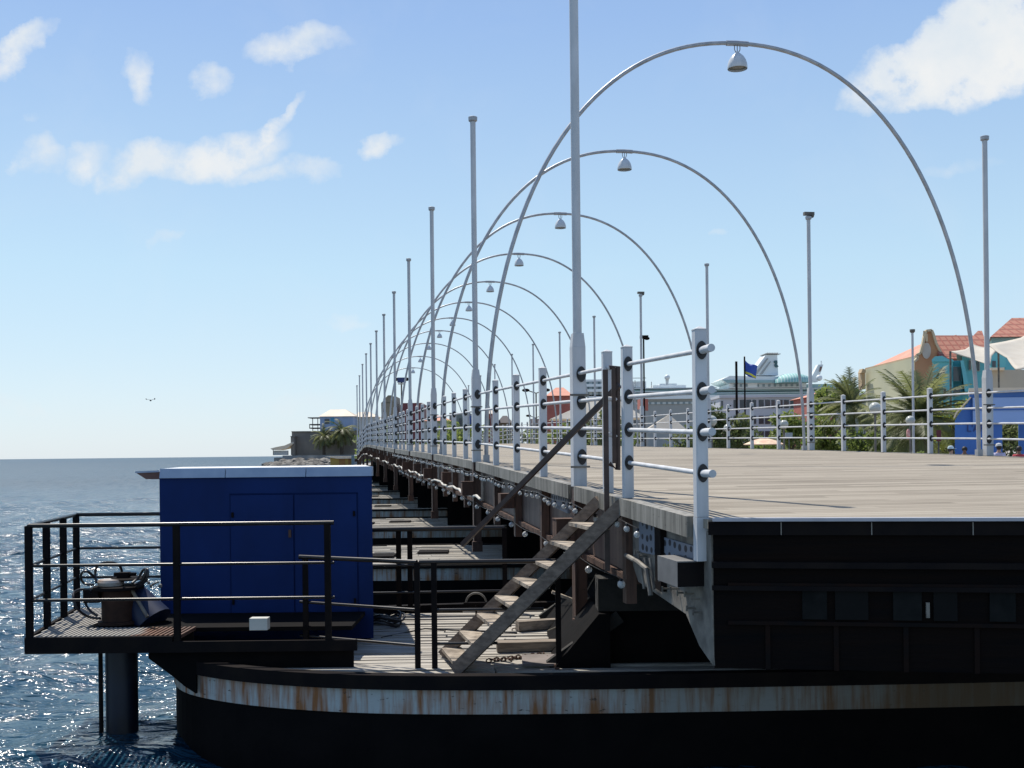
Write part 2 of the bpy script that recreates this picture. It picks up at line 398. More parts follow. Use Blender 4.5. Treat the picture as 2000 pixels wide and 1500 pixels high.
groundm = M('paving', (.3,.28,.25), (.22,.2,.18), scale=.8, rough=.9)
def land(name, poly, z, th=1.8, mat=groundm):
    m = MB(); m.hexa([(x, y, z-th) for x, y in poly], [(x, y, z) for x, y in poly]); return struct(m.build(name, mat))
q1 = B(13, 14, 0); q2 = B(13, 85, 0)
land('ground', [(q1.x, q1.y), (60, 20), (900, 60), (900, 900), (-15, 900), (-24, 400), (-34, 290), (-20, 101), (q2.x, q2.y)], 1.1)

# ------------------------------------------------------------------ the bridge
bridge = thing('pontoon_bridge', 'long floating bridge with pale plank deck and rusty girders, running away to the far bank', 'bridge', P0, TH, local=True)
m = MB()   # deck: top and underside following the profile
def deck_sheet(m, w0, w1, dz, th, t0fix=None):
    rows = []
    ws = np.linspace(w0, w1, 5)
    rows.append([(w_, tend(w_), zd(0)+dz) for w_ in ws])
    for t in TS: rows.append([(w_, t, zd(t)+dz) for w_ in ws])
    o = len(m.v); n = 5
    for r_ in rows:
        for p in r_: m.v.append(p)
        for p in r_: m.v.append((p[0], p[1], p[2]-th))
    for i in range(len(rows)-1):
        a = o+i*2*n; b = a+2*n
        for k in range(n-1):
            m.f.append((a+k, a+k+1, b+k+1, b+k)); m.f.append((a+n+k, b+n+k, b+n+k+1, a+n+k+1))
        m.f.append((a, b, b+n, a+n)); m.f.append((a+n-1, a+2*n-1, b+2*n-1, b+n-1))
    m.f.append((o, o+n, o+n+4, o+4)) if False else m.f.append(tuple([o+k for k in range(n)] + [o+n+k for k in reversed(range(n))]))
    a = o+(len(rows)-1)*2*n; m.f.append(tuple([a+k for k in range(n)] + [a+n+k for k in reversed(range(n))]))
deck_sheet(m, .0, W, 0, .06); m.build('deck_planks', deckm, bridge)
# nosing strip on the cut end
m = MB(); e0 = Vector((0.02, tend(0)-.03, zd(0)+.004)); e1 = Vector((W, tend(W)-.03, zd(0)+.004))
m.beam(e0, e1, .08, .022); m.build('nosing_strip', M('galvanised_strip', (.38,.38,.42), scale=5, rough=.4), bridge)
# fascia blocks between the poles
POLE_D = [11.5 + 7.52*k for k in range(12)]
cuts = [7.8] + POLE_D + [96]
for i in range(len(cuts)-1):
    a = cuts[i] + (.13 if i else 0); b_ = cuts[i+1] - .13
    n = max(2, int((b_-a)/1.2)); m = MB(); rows = []
    for j in range(n+1):
        t = tD(a+(b_-a)*j/n); z = zd(t)+.012
        rows.append([(-.085, t, z-.145), (.03, t, z-.145), (.03, t, z), (-.085, t, z)])
    for j in range(n):
        o = len(m.v)
        m.hexa(rows[j], rows[j+1])
    m.build('edge_beam', fascia_m, bridge)
m = MB()
for i in range(len(TS)-1):
    t0, t1 = TS[i], TS[i+1]
    m.hexa([(W-.03, t0, zd(t0)-.14), (W+.09, t0, zd(t0)-.14), (W+.09, t0, zd(t0)+.01), (W-.03, t0, zd(t0)+.01)],
           [(W-.03, t1, zd(t1)-.14), (W+.09, t1, zd(t1)-.14), (W+.09, t1, zd(t1)+.01), (W-.03, t1, zd(t1)+.01)])
m.build('edge_beam', fascia_m, bridge)
# side girders (left one seen), inner girders
def strip(m, w0, w1, ztop, zbot, ta=None, tb=None):
    ts = [t for t in TS if (ta is None or t > ta) and (tb is None or t < tb)]
    if ta is not None: ts = [ta] + ts
    if tb is not None: ts = ts + [tb]
    for t0, t1 in zip(ts, ts[1:]):
        m.hexa([(w0,t0,zd(t0)+zbot(t0)),(w1,t0,zd(t0)+zbot(t0)),(w1,t0,zd(t0)+ztop),(w0,t0,zd(t0)+ztop)],
               [(w0,t1,zd(t1)+zbot(t1)),(w1,t1,zd(t1)+zbot(t1)),(w1,t1,zd(t1)+ztop),(w0,t1,zd(t1)+ztop)])
m = MB(); strip(m, .06, .1, -.062, lambda t: -.66, 1.9)
m.build('side_girder', girderm, bridge)
m = MB(); strip(m, .0, .1, -.664, lambda t: -.72, 1.9); m.build('girder_flange', rust, bridge)
m = MB()
for w_ in (1.6, 3.6, 5.6, 7.6): strip(m, w_, w_+.06, -.064, lambda t: -.8, 2.2)
strip(m, W-.1, W-.04, -.062, lambda t: -.75, .5)
m.build('inner_girders', blackm, bridge)
m = MB()
for t in np.arange(3.2, TEND-1, 1.9):
    m.box(.12, W-.12, t, t+.1, zd(t)-.3, zd(t)-.066)
m.build('cross_beams', blackm, bridge)
# bulkhead across the cut end, plates and ledges
def ebox(m, w0, w1, z0, z1, d0, d1):
    """box along the skewed end: d0..d1 in front (-) or behind (+) the end line"""
    n = Vector((-.334, -1, 0)).normalized() * -1    # pointing into the bridge
    p = lambda w_, d: Vector((w_, tend(w_), 0)) + n*d
    q = [p(w0, d0), p(w1, d0), p(w1, d1), p(w0, d1)]
    m.hexa([(v.x, v.y, z0) for v in q], [(v.x, v.y, z1) for v in q])
ze = zd(0)
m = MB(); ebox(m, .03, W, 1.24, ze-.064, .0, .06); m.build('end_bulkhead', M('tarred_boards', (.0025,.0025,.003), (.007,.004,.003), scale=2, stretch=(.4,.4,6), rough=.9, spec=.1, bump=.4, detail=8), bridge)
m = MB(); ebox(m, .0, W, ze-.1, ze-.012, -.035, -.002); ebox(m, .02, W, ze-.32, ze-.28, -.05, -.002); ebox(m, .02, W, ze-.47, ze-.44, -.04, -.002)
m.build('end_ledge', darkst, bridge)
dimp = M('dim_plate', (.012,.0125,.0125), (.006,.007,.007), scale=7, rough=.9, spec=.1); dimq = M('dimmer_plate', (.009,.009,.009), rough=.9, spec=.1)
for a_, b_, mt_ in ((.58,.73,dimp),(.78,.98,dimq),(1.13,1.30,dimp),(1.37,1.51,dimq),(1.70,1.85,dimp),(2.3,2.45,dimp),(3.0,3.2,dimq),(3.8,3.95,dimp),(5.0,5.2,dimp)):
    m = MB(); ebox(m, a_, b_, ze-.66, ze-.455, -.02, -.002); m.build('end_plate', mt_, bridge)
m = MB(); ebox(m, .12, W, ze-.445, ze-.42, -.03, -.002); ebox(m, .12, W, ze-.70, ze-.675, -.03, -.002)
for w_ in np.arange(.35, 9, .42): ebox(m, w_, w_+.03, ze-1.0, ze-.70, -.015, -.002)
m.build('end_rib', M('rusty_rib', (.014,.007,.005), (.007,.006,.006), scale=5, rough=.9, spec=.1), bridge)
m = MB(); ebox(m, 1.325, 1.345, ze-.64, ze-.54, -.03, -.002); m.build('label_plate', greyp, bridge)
for w_ in (.45, 1.0, 1.6, 2.3):
    m = MB(); ebox(m, w_, w_+.006, ze-.098, ze-.014, -.04, -.036); m.build('joint_strip', greyp, bridge)
# corner wedge of pale plates on the seaward side
def lpt(px, py, w_=-.0):
    # point on the seaward side plane seen at this bearing
    D = 7.0
    for _ in range(40):
        D = (2.562 + w_*ct) / ((px-1000)/F + .16364 + 0*D)
        break
    v = at(px, py, D); return Vector((w_, (v.y - P0.y - st_*w_)/ct, v.z))
def side_poly(pts, w0, w1, mat, name):
    a = [lpt(x, y, w0) for x, y in pts]
    m = MB(); m.hexa([(w0, p.y, p.z) for p in a], [(w1, p.y, p.z) for p in a]); return m.build(name, mat, bridge)
side_poly([(1226,1000),(1226,1080),(1244,1136),(1289,1167),(1336,1199),(1362,1262),(1388,1300),(1386,1040)], .02, .06, greyp, 'corner_plate')
side_poly([(1290,1048),(1290,1100),(1352,1110),(1352,1066)], .0, .018, dotm, 'perforated_plate')
side_poly([(1246,1014),(1246,1078),(1276,1084),(1276,1030)], .0, .018, dotm, 'perforated_plate')
side_poly([(1277,1020),(1277,1148),(1288,1156),(1288,1026)], -.03, .018, darkst, 'stiffener')
for x0 in (1080, ):
    side_poly([(1076,963),(1076,988),(1107,1003),(1107,975)], .03, .058, dotm, 'perforated_plate')
for px_, py_ in ((1318,1150),(1332,1158),(1346,1160),(1358,1170),(1350,1188),(1362,1196),(1296,1130),(1302,1150),(1248,1078),(1256,1086),(1268,1112)):
    p = lpt(px_, py_, 0.0); m = MB()
    m.tube([(0.02, p.y, p.z), (-.045, p.y, p.z+.002)], .008, 6); m.tube([(-.045, p.y, p.z-.02), (-.045, p.y, p.z+.02)], .007, 6)
    m.build('bolt_hook', greyp, bridge)
p = lpt(1330, 1120, 0); m = MB(); m.box(-.17, .03, p.y-.42, p.y+.05, 2.7-.93, 2.7-.752)
m.build('corner_box', M('grey_box_paint', (.16,.16,.16), (.11,.11,.11), scale=5, rough=.6), bridge)
m = MB(); m.box(-.168, .03, p.y-.424, p.y-.4205, 2.7-.928, 2.7-.76); m.build('box_front_shade', darkst, bridge)  # dark sheet over the grey box front, its shade put in as colour
m = MB(); m.tube([(-.05, lpt(1232,1078).y, 1.83), (-.08, lpt(1262,1080).y, 1.82), (-.06, lpt(1275,1100).y, 1.78), (-.05, lpt(1280,1160).y, 1.58)], .02, 8)
m.build('drain_pipe', greyp, bridge, smooth=True)
for px_ in (1252, 1262, 1272):
    a = lpt(px_, 1090); b2 = lpt(px_+8, 1150); m = MB(); m.tube([(-.02, a.y, a.z), (-.02, b2.y, b2.z)], .012, 6); m.build('tie_rod', greyp, bridge)

# ------------------------------------------------------------------ railings
def flange_mesh(r=1.0):
    m = MB(); pts = []
    for k in range(20):
        a = 2*math.pi*k/20; x = .038*r*math.cos(a); z = .062*r*math.sin(a)
        x *= 1 - .25*abs(math.sin(a))**3; pts.append((x, z))
    m.hexa([(x, -.012, z) for x, z in pts], [(x, 0, z) for x, z in pts])
    n = 12
    ring = [(.03*r*math.cos(2*math.pi*k/n), .03*r*math.sin(2*math.pi*k/n)) for k in range(n)]
    m.hexa([(x, -.022, z) for x, z in ring], [(x, -.011, z) for x, z in ring])
    return m
def bolt_mesh(r=1.0):
    m = MB()
    for s in (-1, 1):
        m.hexa([(.008*math.cos(a), -.018, s*.047*r+.008*math.sin(a)) for a in [k*math.pi/3 for k in range(6)]],
               [(.008*math.cos(a), -.011, s*.047*r+.008*math.sin(a)) for a in [k*math.pi/3 for k in range(6)]])
    return m
def box_post(m, hw, z0, z1, cap=.02):
    b_ = .008
    q = [(-hw+b_,-hw),(hw-b_,-hw),(hw,-hw+b_),(hw,hw-b_),(hw-b_,hw),(-hw+b_,hw),(-hw,hw-b_),(-hw,-hw+b_)]
    m.hexa([(x,y,z0) for x,y in q], [(x,y,z1) for x,y in q])
    m.hexa([(x*1.06,y*1.06,z1+.0005) for x,y in q], [(x*1.06,y*1.06,z1+.008) for x,y in q])
    m.hexa([(x*1.0,y*1.0,z1+.0085) for x,y in q], [(x*.1,y*.1,z1+.008+cap) for x,y in q])
RH = [.30, .58, .86, 1.14]
HP = .0425
fl = fl_b = None
def make_post(parent, t, w_, first=[None]):
    global fl
    if first[0] is None:
        m = MB(); box_post(m, HP, -.0, 1.28); o = m.build('post', white, parent, off=(0,0,0))
        for h in RH:
            f = flange_mesh(1.02).build('flange', black_rub, o, off=(0,0,0)) if fl is None else None
            if f is None:
                f = bpy.data.objects.new('flange', fl.data); C.objects.link(f); f.parent = o
            else: fl = f
            f.location = (0, -HP, h)
        bm_ = bolt_mesh(); 
        first[0] = o
    else:
        o = copy_tree(first[0], parent)
    o.location = (w_, t, zd(t)+.013)
    return o
def rail_path(w_, h, ta, tb):
    ts = [ta] + [t for t in TS if ta < t < tb] + [tb]
    return [(w_, t, zd(t)+.013+h) for t in ts]
rail_l = thing('railing', 'white four-bar railing with black flanges along the seaward edge of the bridge', 'railing', P0, TH, local=True)
rail_r = thing('railing', 'white four-bar railing with black flanges along the landward edge of the bridge', 'railing', P0, TH, local=True)
post_D = []
k = 1
D = 11.5 - 1.88*2
while D < 96:
    j = round((D-11.5)/1.88)
    if j < 0 or j % 4: post_D.append(11.5 + 1.88*j)
    D += 1.88
for D in post_D: make_post(rail_l, tD(D), .0)
gp_ = make_post(rail_l, tD(10.3), .0)
for ch in list(gp_.children): bpy.data.objects.remove(ch)
for D in post_D:
    if D > 12: make_post(rail_r, tD(D), W)
for D in (4.0, 5.9, 7.74, 9.6): make_post(rail_r, tD(D), W)
for h in RH:
    m = MB(); m.tube(rail_path(0, h, tD(7.52), tD(9.66)), .018, 12); m.build('handrail', white, rail_l, smooth=True)
    m = MB(); m.tube([(0, tD(7.5), zd(0)+.013+h), (0, tD(7.74), zd(0)+.013+h)], .027, 14); m.build('rail_end', white, rail_l, smooth=True)
    m = MB(); m.tube(rail_path(0, h, tD(10.2), tD(95.8)), .018, 10); m.build('handrail', white, rail_l, smooth=True)
    m = MB(); m.tube(rail_path(W, h, -2.6, tD(95.8)), .0175, 8); m.build('handrail', white, rail_r, smooth=True)
# near post runs down past the deck to the corner box
m = MB(); m.box(-.045, .04, tD(7.74)-.0425, tD(7.74)+.04, 2.7-.75, zd(0)+.012); m.build('post_foot', white, rail_l)

# ------------------------------------------------------------------ tall poles, arches, lamps
def make_pole(label, left, k, proto={}):
    D = POLE_D[k]; t = tD(D); w_ = (-.05 if k else .0) if left else W+.05
    key = left
    loc = B(w_, t, zd(t)+.0)
    if key not in proto:
        o = thing('tall_pole', label, 'pole', loc, TH, local=True, group='tall poles along the bridge railings')
        m = MB(); hw = .068
        m.hexa([(-hw,-hw,0),(hw,-hw,0),(hw,hw,0),(-hw,hw,0)], [(-hw,-hw,1.42),(hw,-hw,1.42),(hw,hw,1.42),(-hw,hw,1.42)])
        m.hexa([(-hw,-hw,1.4205),(hw,-hw,1.4205),(hw,hw,1.4205),(-hw,hw,1.4205)], [(-hw*.8,-hw*.8,1.56),(hw*.8,-hw*.8,1.56),(hw*.8,hw*.8,1.56),(-hw*.8,hw*.8,1.56)])
        m.build('casing', white, o)
        m = MB(); m.tube([(0,0,1.5),(0,0,5.74)], .046, 16); m.build('pipe', white, o, smooth=True)
        m = MB(); m.lathe([(.053,5.742),(.075,5.76),(.078,5.82),(.06,5.83)], n=16); m.build('cap', steel, o, smooth=True)
        for h in RH:
            f = flange_mesh(1.3).build('flange', black_rub, o); f.location = (.02*(1 if left else -1), -hw, h)
        if left:
            m = MB(); m.box(-.062,.062,-.062,.062,-1.35,-.001); m.box(-.066,-.05,-.075,.075,-1.35,-.15); m.build('leg', legm, o)
            m = MB(); m.box(-.26,-.067,-.1,.1,-.56,-.33); m.box(-.265,-.067,-.105,.105,-.329,-.322); m.build('bracket', rust, o)
            m = MB(); m.box(-.1,.067,-.16,-.067,-1.5,-1.33); m.build('shoe', rust, o)
            if True:
                m = MB(); m.beam((-.1,-.075,.93),(.1,-.075,.93),.012,.02); m.beam((-.1,-.075,.2),(.1,-.075,.2),.012,.02); m.build('clamp', greyp, o)
        else:
            m = MB(); m.box(-.062,.062,-.062,.062,-1.0,-.001); m.build('leg', legm, o)
            m = MB(); m.beam((-.13,-.075,.93),(.1,-.075,.93),.012,.02); m.beam((-.13,-.075,.2),(.1,-.075,.2),.012,.02); m.build('clamp', greyp, o)
        proto[key] = o
    else:
        o = copy_tree(proto[key]); o.location = loc; o['label'] = label
    if not left and k in (2, 4):
        m = MB(); m.box(-.12,.14,-.05,.05,5.85,5.93); m.ball((.1,0,5.84), .05, 8, 6); m.build('fixture', greyp, o, off=(0,0,0))
    return o
for k in range(12):
    make_pole('tall thin white pole on the seaward railing, %s from the near end' % ('the' if k == 0 and False else ORD[k]), True, k)
for k in range(1, 12):
    make_pole('tall thin white pole on the landward railing, %s from the near end' % (ORD[k-1]), False, k)

AH = 7.3; AW = W/2 - .12
def make_arch(k, proto=[None]):
    t = tD(POLE_D[k]); loc = B(W/2, t+.02, zd(t))
    lab = 'slim grey steel arch curving over the deck, %s of the row' % ORD[k-1]
    if proto[0] is None:
        o = thing('light_arch', lab, 'arch', loc, TH, local=True, group='steel arches over the bridge')
        pts = []
        N = 72
        for i in range(N+1):
            a = math.pi*i/N; c_, s_ = math.cos(a), math.sin(a)
            x = -AW*math.copysign(abs(c_)**(2/2.2), c_); z = AH*abs(s_)**(2/2.2)
            pts.append((x, 0, z))
        m = MB(); m.tube(pts, .036, 10); m.build('arch_tube', steel, o, smooth=True)
        m = MB(); m.tube([p for p in pts if abs(p[0]) < .2], .046, 10)
        m.tube([(-.2,0,AH-.005),(0,0,AH+.001),(.2,0,AH-.005)], .047, 10); m.build('sleeve', steel, o, smooth=True)
        for s in (-1, 1):
            q = [p for p in pts if p[0]*s > 0 and .95 < p[2] < 1.1 or p[0]*s > 0 and 3.2 < p[2] < 3.35]
        for s in (-1, 1):
            m = MB(); m.box(s*AW-.05, s*AW+.05, -.05, .05, 0, .12); m.build('foot', steel, o)
        proto[0] = o
    else:
        o = copy_tree(proto[0]); o.location = loc; o['label'] = lab
    return o
def make_lamp(k, proto=[None]):
    t = tD(POLE_D[k]); loc = B(W/2, t+.02, zd(t)+AH-.45)
    lab = 'white bell-shaped lamp hanging from the top of the %s arch' % ORD[k-1]
    if proto[0] is None:
        o = thing('pendant_lamp', lab, 'lamp', loc, TH, local=True, group='bell lamps under the arches')
        m = MB(); m.lathe([(.172,.0),(.176,.012),(.17,.08),(.15,.15),(.115,.21),(.07,.255),(.04,.275),(.035,.3)], n=24, caps=False)
        m.lathe([(.168,.002),(.166,.06),(.145,.14),(.11,.2),(.06,.25)], n=24, caps=False)
        m.build('shade', M('lamp_enamel', (.6,.62,.64), (.5,.52,.54), rough=.3), o, smooth=True)
        m = MB(); m.lathe([(.1,.03),(.163,.035),(.163,.045)], n=24); m.build('lens', M('lamp_lens', (.12,.12,.08), (.08,.08,.06), rough=.2), o, smooth=True)
        m = MB()
        for s in (-1, 0, 1): m.tube([(s*.05,0,.42),(s*.05,0,.34),(s*.03,0,.3)], .008, 6)
        m.build('hanger', greyp, o, smooth=True)
        proto[0] = o
    else:
        o = copy_tree(proto[0]); o.location = loc; o['label'] = lab
    return o
for k in range(1, 12): make_arch(k); make_lamp(k)

# brown legs under the posts (rusty channels hanging from the deck edge) belong to the bridge
m = MB(); m.box(-.045,.045,-.06,.06,-.75,0)
leg0 = None
for D in post_D:
    t = tD(D)
    if t < 1: continue
    if leg0 is None: leg0 = m.build('hanger_leg', legm, bridge, off=(0,0,0)); o = leg0
    else: o = leg0.copy(); C.objects.link(o)
    o.location = (.005, t, zd(t)-.135)
# blocks on the girder foot, loose rusty boxes
for D in (15.3, 23.0, 30.5, 38, 45.5, 53, 60.5):
    t = tD(D); m = MB(); m.box(-.24,-.05,t-.12,t+.12,zd(t)-.5,zd(t)-.3); m.build('bracket_box', rust, bridge)

# pipe and strings of bulbs along the side
m = MB(); ts = np.linspace(tD(18), tD(90), 150)
m.tube([(-.13, t, zd(t)-.57+.025*math.sin(t*1.9)+.015*math.sin(t*5.3)) for t in ts], [.02+.007*max(0, math.sin(t*7.7)) for t in ts], 8)
o = m.build('service_pipe', M('pipe_wrap', (.6,.58,.54), (.4,.38,.34), scale=8, rough=.8), None, smooth=True, off=(0,0,0))
o.location = P0; o.rotation_euler = (0,0,TH); tag(o, 'lumpy white wrapped pipe running along the rusty side of the bridge', 'pipe')
def bulb_string(label, ta, tb, step, dz, w_, r):
    root = thing('string_lights', label, 'lights', P0, TH, local=True)
    ts = np.arange(ta, tb, .12)
    f = lambda t: dz - .03*abs(math.sin(t*math.pi/1.9))
    m = MB(); m.tube([(w_, t, zd(t)+f(t)) for t in ts], .004, 5); m.build('wire', hosem, root)
    b0 = None; n = 0
    for t in np.arange(ta, tb, step):
        if n >= 95: break
        if b0 is None:
            b0 = MB().lathe([(.006,0),(.014,-.004),(.014,-.03)], n=8).build('socket', hosem, root, off=(0,0,0))
            g = MB().ball((0,0,-.052), r, 12, 8, 1.1).build('bulb', glassb, b0, smooth=True, off=(0,0,0)); o = b0
        else: o = copy_tree(b0, root)
        o.location = (w_, t + rnd.uniform(-.05,.05), zd(t)+f(t)); o.rotation_euler = (rnd.uniform(-.4,.4), rnd.uniform(-.3,.5), 0); n += 1
bulb_string('string of clear bulbs hanging right under the fascia of the bridge edge', tD(9.0), tD(48), .36, -.16, -.1, .026)
bulb_string('second string of larger bulbs drooping along the foot of the rusty girder', tD(9.5), tD(40), 1.15, -.66, -.09, .034)

# ------------------------------------------------------------------ pontoons
def catmull(P, n=6):
    out = []
    for i in range(len(P)-1):
        p0, p1, p2, p3 = P[max(i-1,0)], P[i], P[i+1], P[min(i+2, len(P)-1)]
        for j in range(n):
            u = j/n
            out.append(tuple(.5*((2*p1[k]) + (-p0[k]+p2[k])*u + (2*p0[k]-5*p1[k]+4*p2[k]-p3[k])*u*u + (-p0[k]+3*p1[k]-3*p2[k]+p3[k])*u**3) for k in (0,1)))
    out.append(P[-1]); return out
HC = catmull([(-3.5,12.1),(-3.38,11.25),(-2.95,10.55),(-2.0,10.0),(-.6,9.72),(2,9.72),(5,9.86),(8.3,10.2),(11,11.2),(11.9,12.4)], 6) + \
     catmull([(11.9,12.4),(11,13.5),(8,14.2),(3,14.4),(-.6,14.35),(-2.6,13.7),(-3.5,12.1)], 5)[1:-1]
def offset(poly, d):
    n = len(poly); out = []
    for i in range(n):
        a, b_ = Vector(poly[i-1]), Vector(poly[(i+1) % n]); t = (b_-a).normalized(); out.append((poly[i][0]+t.y*d, poly[i][1]-t.x*d))
    return out
PZ = .7
def ring(m, inner, outer, z0, z1):
    n = len(inner); o = len(m.v)
    for P, z in ((outer, z0), (outer, z1), (inner, z1), (inner, z0)):
        m.v += [(x, y, z) for x, y in P]
    for a in range(4):
        b_ = (a+1) % 4
        for i in range(n):
            j = (i+1) % n; m.f.append((o+a*n+i, o+a*n+j, o+b_*n+j, o+b_*n+i))
plankm = M('bleached_planks', (.46,.43,.38), (.22,.2,.17), scale=5, rough=.9, bump=.4, stretch=(.35,5,5), detail=8)
trest = M('trestle_timber', (.011,.01,.009), (.022,.02,.017), scale=6, rough=.9, bump=.4)
def inside(poly, x, y):
    c = False; n = len(poly)
    for i in range(n):
        (x1,y1),(x2,y2) = poly[i-1], poly[i]
        if (y1 > y) != (y2 > y) and x < (x2-x1)*(y-y1)/(y2-y1)+x1: c = not c
    return c
def make_pontoon(i):
    dx, dy = -.16364*10.35*i, 10.35*i
    lab = 'nearest black pontoon with rust-streaked white stripe under the cut bridge end' if i == 0 else 'black pontoon with white stripe, %s under the bridge from the near end' % ORD[i]
    o = thing('pontoon', lab, 'pontoon', (dx, dy, 0), 0, 'pontoons carrying the bridge', local=True)
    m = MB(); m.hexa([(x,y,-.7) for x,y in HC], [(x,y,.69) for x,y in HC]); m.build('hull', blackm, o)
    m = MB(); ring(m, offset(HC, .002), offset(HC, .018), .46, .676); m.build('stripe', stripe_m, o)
    m = MB(); ring(m, offset(HC, -.06), offset(HC, .07), .677, .80 if i == 0 else .73); m.build('gunwale', darkst, o)
    m = MB(); r2 = random.Random(i*11+2); inn = offset(HC, -.12)
    y = 10.0
    while y < 14.2:
        wd = r2.uniform(.1, .16)
        xs = [x for x in np.arange(-3.4, 11.7, .05) if inside(inn, x, y) and inside(inn, x, y+wd)]
        if len(xs) > 4:
            x0, x1 = xs[0], xs[-1]; a = x0
            while a < x1-.3:
                b_ = min(x1, a + r2.uniform(1.6, 3.4))
                if r2.random() > .09 or i == 0 and a < -1: m.box(a+.01, b_-.01, y+.008, y+wd-.018, .6902, .715 + r2.uniform(0, .022))
                a = b_
        y += wd
    m.build('deck_planks', plankm, o)
    zt = zd(tD(12.1 + dy)) - .84
    xl = .78 if i == 0 else 1.5
    m = MB(); m.box(xl, 9.6, 10.4, 10.75, zt-.3, zt); m.box(xl, 9.6, 13.2, 13.55, zt-.3, zt); m.build('cross_timber', trest, o)
    m = MB(); m.box(xl+.08, 9.5, 10.5, 13.45, .72, zt-.301); m.build('support_frame', blackm, o)
    for yy in ((10.45, 13.4) if i == 0 else ()):
        m = MB(); m.beam((xl+.2, yy, zt-.35), (xl-.45, yy, .72), .1, .12); m.build('brace', trest, o)
    if i == 0:
        m = MB(); m.hexa([(xl-.42,10.3,.73),(xl+.1,10.3,.73),(xl+.1,10.3,zt-.31),(xl+.0,10.3,zt-.31)], [(xl-.42,13.4,.73),(xl+.1,13.4,.73),(xl+.1,13.4,zt-.31),(xl+.0,13.4,zt-.31)])
        m.build('side_plate', blackm, o)
    else:
        m = MB(); m.box(-1.3,-.6,11.2,11.9,.74,.765); m.build('hatch', darkst, o)
        m = MB(); m.box(-.2,.4,11.9,12.5,.74,.77); m.build('hatch', darkst, o)
    return o
for i in range(9): make_pontoon(i)

# ------------------------------------------------------------------ things on the nearest pontoon
# service platform
plat = thing('service_platform', 'dark steel platform with striped grating jutting out left of the blue cabinet', 'platform', (-3.5, 11.2, 1.0))
FZ = 1.05
XL = lambda D: -4.5 - (D-10.4)*.1636
m = MB()
m.beam((XL(10.4),10.4,FZ-.075), (-3.15,10.4,FZ-.075), .04, .15); m.beam((-3.15,10.4,FZ-.1), (-1.45,10.4,FZ-.1), .04, .1)
m.beam((XL(10.4)+.0,10.4,FZ-.075), (XL(12.4),12.4,FZ-.075), .04, .15); m.beam((XL(12.4),12.4,FZ-.075), (-3.4,12.4,FZ-.075), .04, .15)
for D in (10.9, 11.5, 12.0): m.beam((XL(D),D,FZ-.08), (-3.1,D,FZ-.08), .04, .1)
m.build('frame', darkst, plat)
def grate_mat():
    m = bpy.data.materials.new('grating'); m.use_nodes = True; w = NT(m.node_tree); b = w.n['Principled BSDF']
    tc = w.n.new('ShaderNodeTexCoord'); f = w.noise(tc.outputs['Object'], 2.2, 5)
    sp = w.n.new('ShaderNodeSeparateXYZ'); w.l.new(tc.outputs['Object'], sp.inputs[0])
    k = w.math('ADD', f, w.math('MULTIPLY', sp.outputs[0], .9))
    w.l.new(w.ramp(k, [(.38, (.3,.28,.25)), (.55, (.16,.065,.03)), (.8, (.08,.035,.02))]), b.inputs['Base Color']); b.inputs['Roughness'].default_value = .7
    return m
m = MB(); x = -5.0
while x < -3.1:
    # bars run towards the back
    y0 = 10.43; y1 = 12.38
    xa = x; xb = x + .0
    if x > -4.16: m.box(x, x+.02, 10.43, 10.95, FZ-.03, FZ+.004)
    elif x > XL(10.43)+.03: m.box(x, x+.02, 10.43, 12.38, FZ-.03, FZ+.004)
    else:
        D = 10.4 + (-4.5 - x)/.1636 + .3
        if D < 12.3: m.box(x, x+.02, D, 12.38, FZ-.03, FZ+.004)
    x += .045
m.build('grating', grate_mat(), plat)
m = MB(); m.box(-4.13, at(688,1230,11).x, 10.97, 11.97, FZ-.05, FZ-.01); m.build('floor_plate', blackm, plat)
m = MB(); m.pprism([(290,1262),(290,1286),(336,1320),(360,1340),(383,1355),(383,1312),(520,1318),(690,1318),(690,1262)], 10.46, .05); m.build('bulwark', blackm, plat)
def rail_run(root, pts, hs, zf, rs=(.02,.014,.014), posts=None, pw=.045, mat=railst):
    """pts: (x,y) corners; hs: heights of bars"""
    for h, r in zip(hs, rs):
        m = MB(); m.tube([(x, y, zf+h) for x, y in pts], r, 10); m.build('bar', mat, root, smooth=True)
    for x, y in (pts if posts is None else posts):
        m = MB(); m.box(x-pw/2, x+pw/2, y-pw/2, y+pw/2, zf-.05, zf+hs[0]-.0); m.build('post', darkst, root)
pr = thing('platform_railing', 'dark three-bar steel railing round the left service platform', 'railing', (-4.5, 10.4, FZ))
c0 = (XL(10.4)+.02, 10.42); c1 = (XL(12.4)+.02, 12.4); xe = at(652, 1028, 10.42).x
rail_run(pr, [(-3.3, 12.4), c1, c0, (xe, 10.42)], [1.03, .66, .34], FZ,
         posts=[c1, c0, (XL(11.05)+.03, 11.05), (XL(11.75)+.03, 11.75), (at(345,1100,10.42).x, 10.42), (at(640,1100,10.42).x, 10.42)], pw=.055)
fr = thing('pontoon_railing', 'dark three-bar railing along the near edge of the pontoon, in front of the stairs', 'railing', (-1.2, 10.4, PZ))
pA = at(597,1180,11.0); pB = at(815,1180,10.38); pC = at(848,1180,10.36); pD_ = at(1090,1180,10.36)
rail_run(fr, [(at(585,1085,11.05).x, 11.05), (pB.x, pB.y)], [1.01, .57, .24], PZ, rs=(.022,.014,.014), posts=[(pA.x,pA.y),(pB.x,pB.y)], pw=.05)
rail_run(fr, [(pB.x+.02, pB.y), (at(1105,1100,10.36).x, 10.36)], [1.01, .0, .0][:1], PZ, rs=(.022,), posts=[(pC.x,pC.y),(pD_.x,pD_.y)], pw=.05)
rail_run(fr, [(pC.x, pC.y), (at(1062,1192,10.36).x, 10.36)], [.57], PZ, rs=(.014,), posts=[])
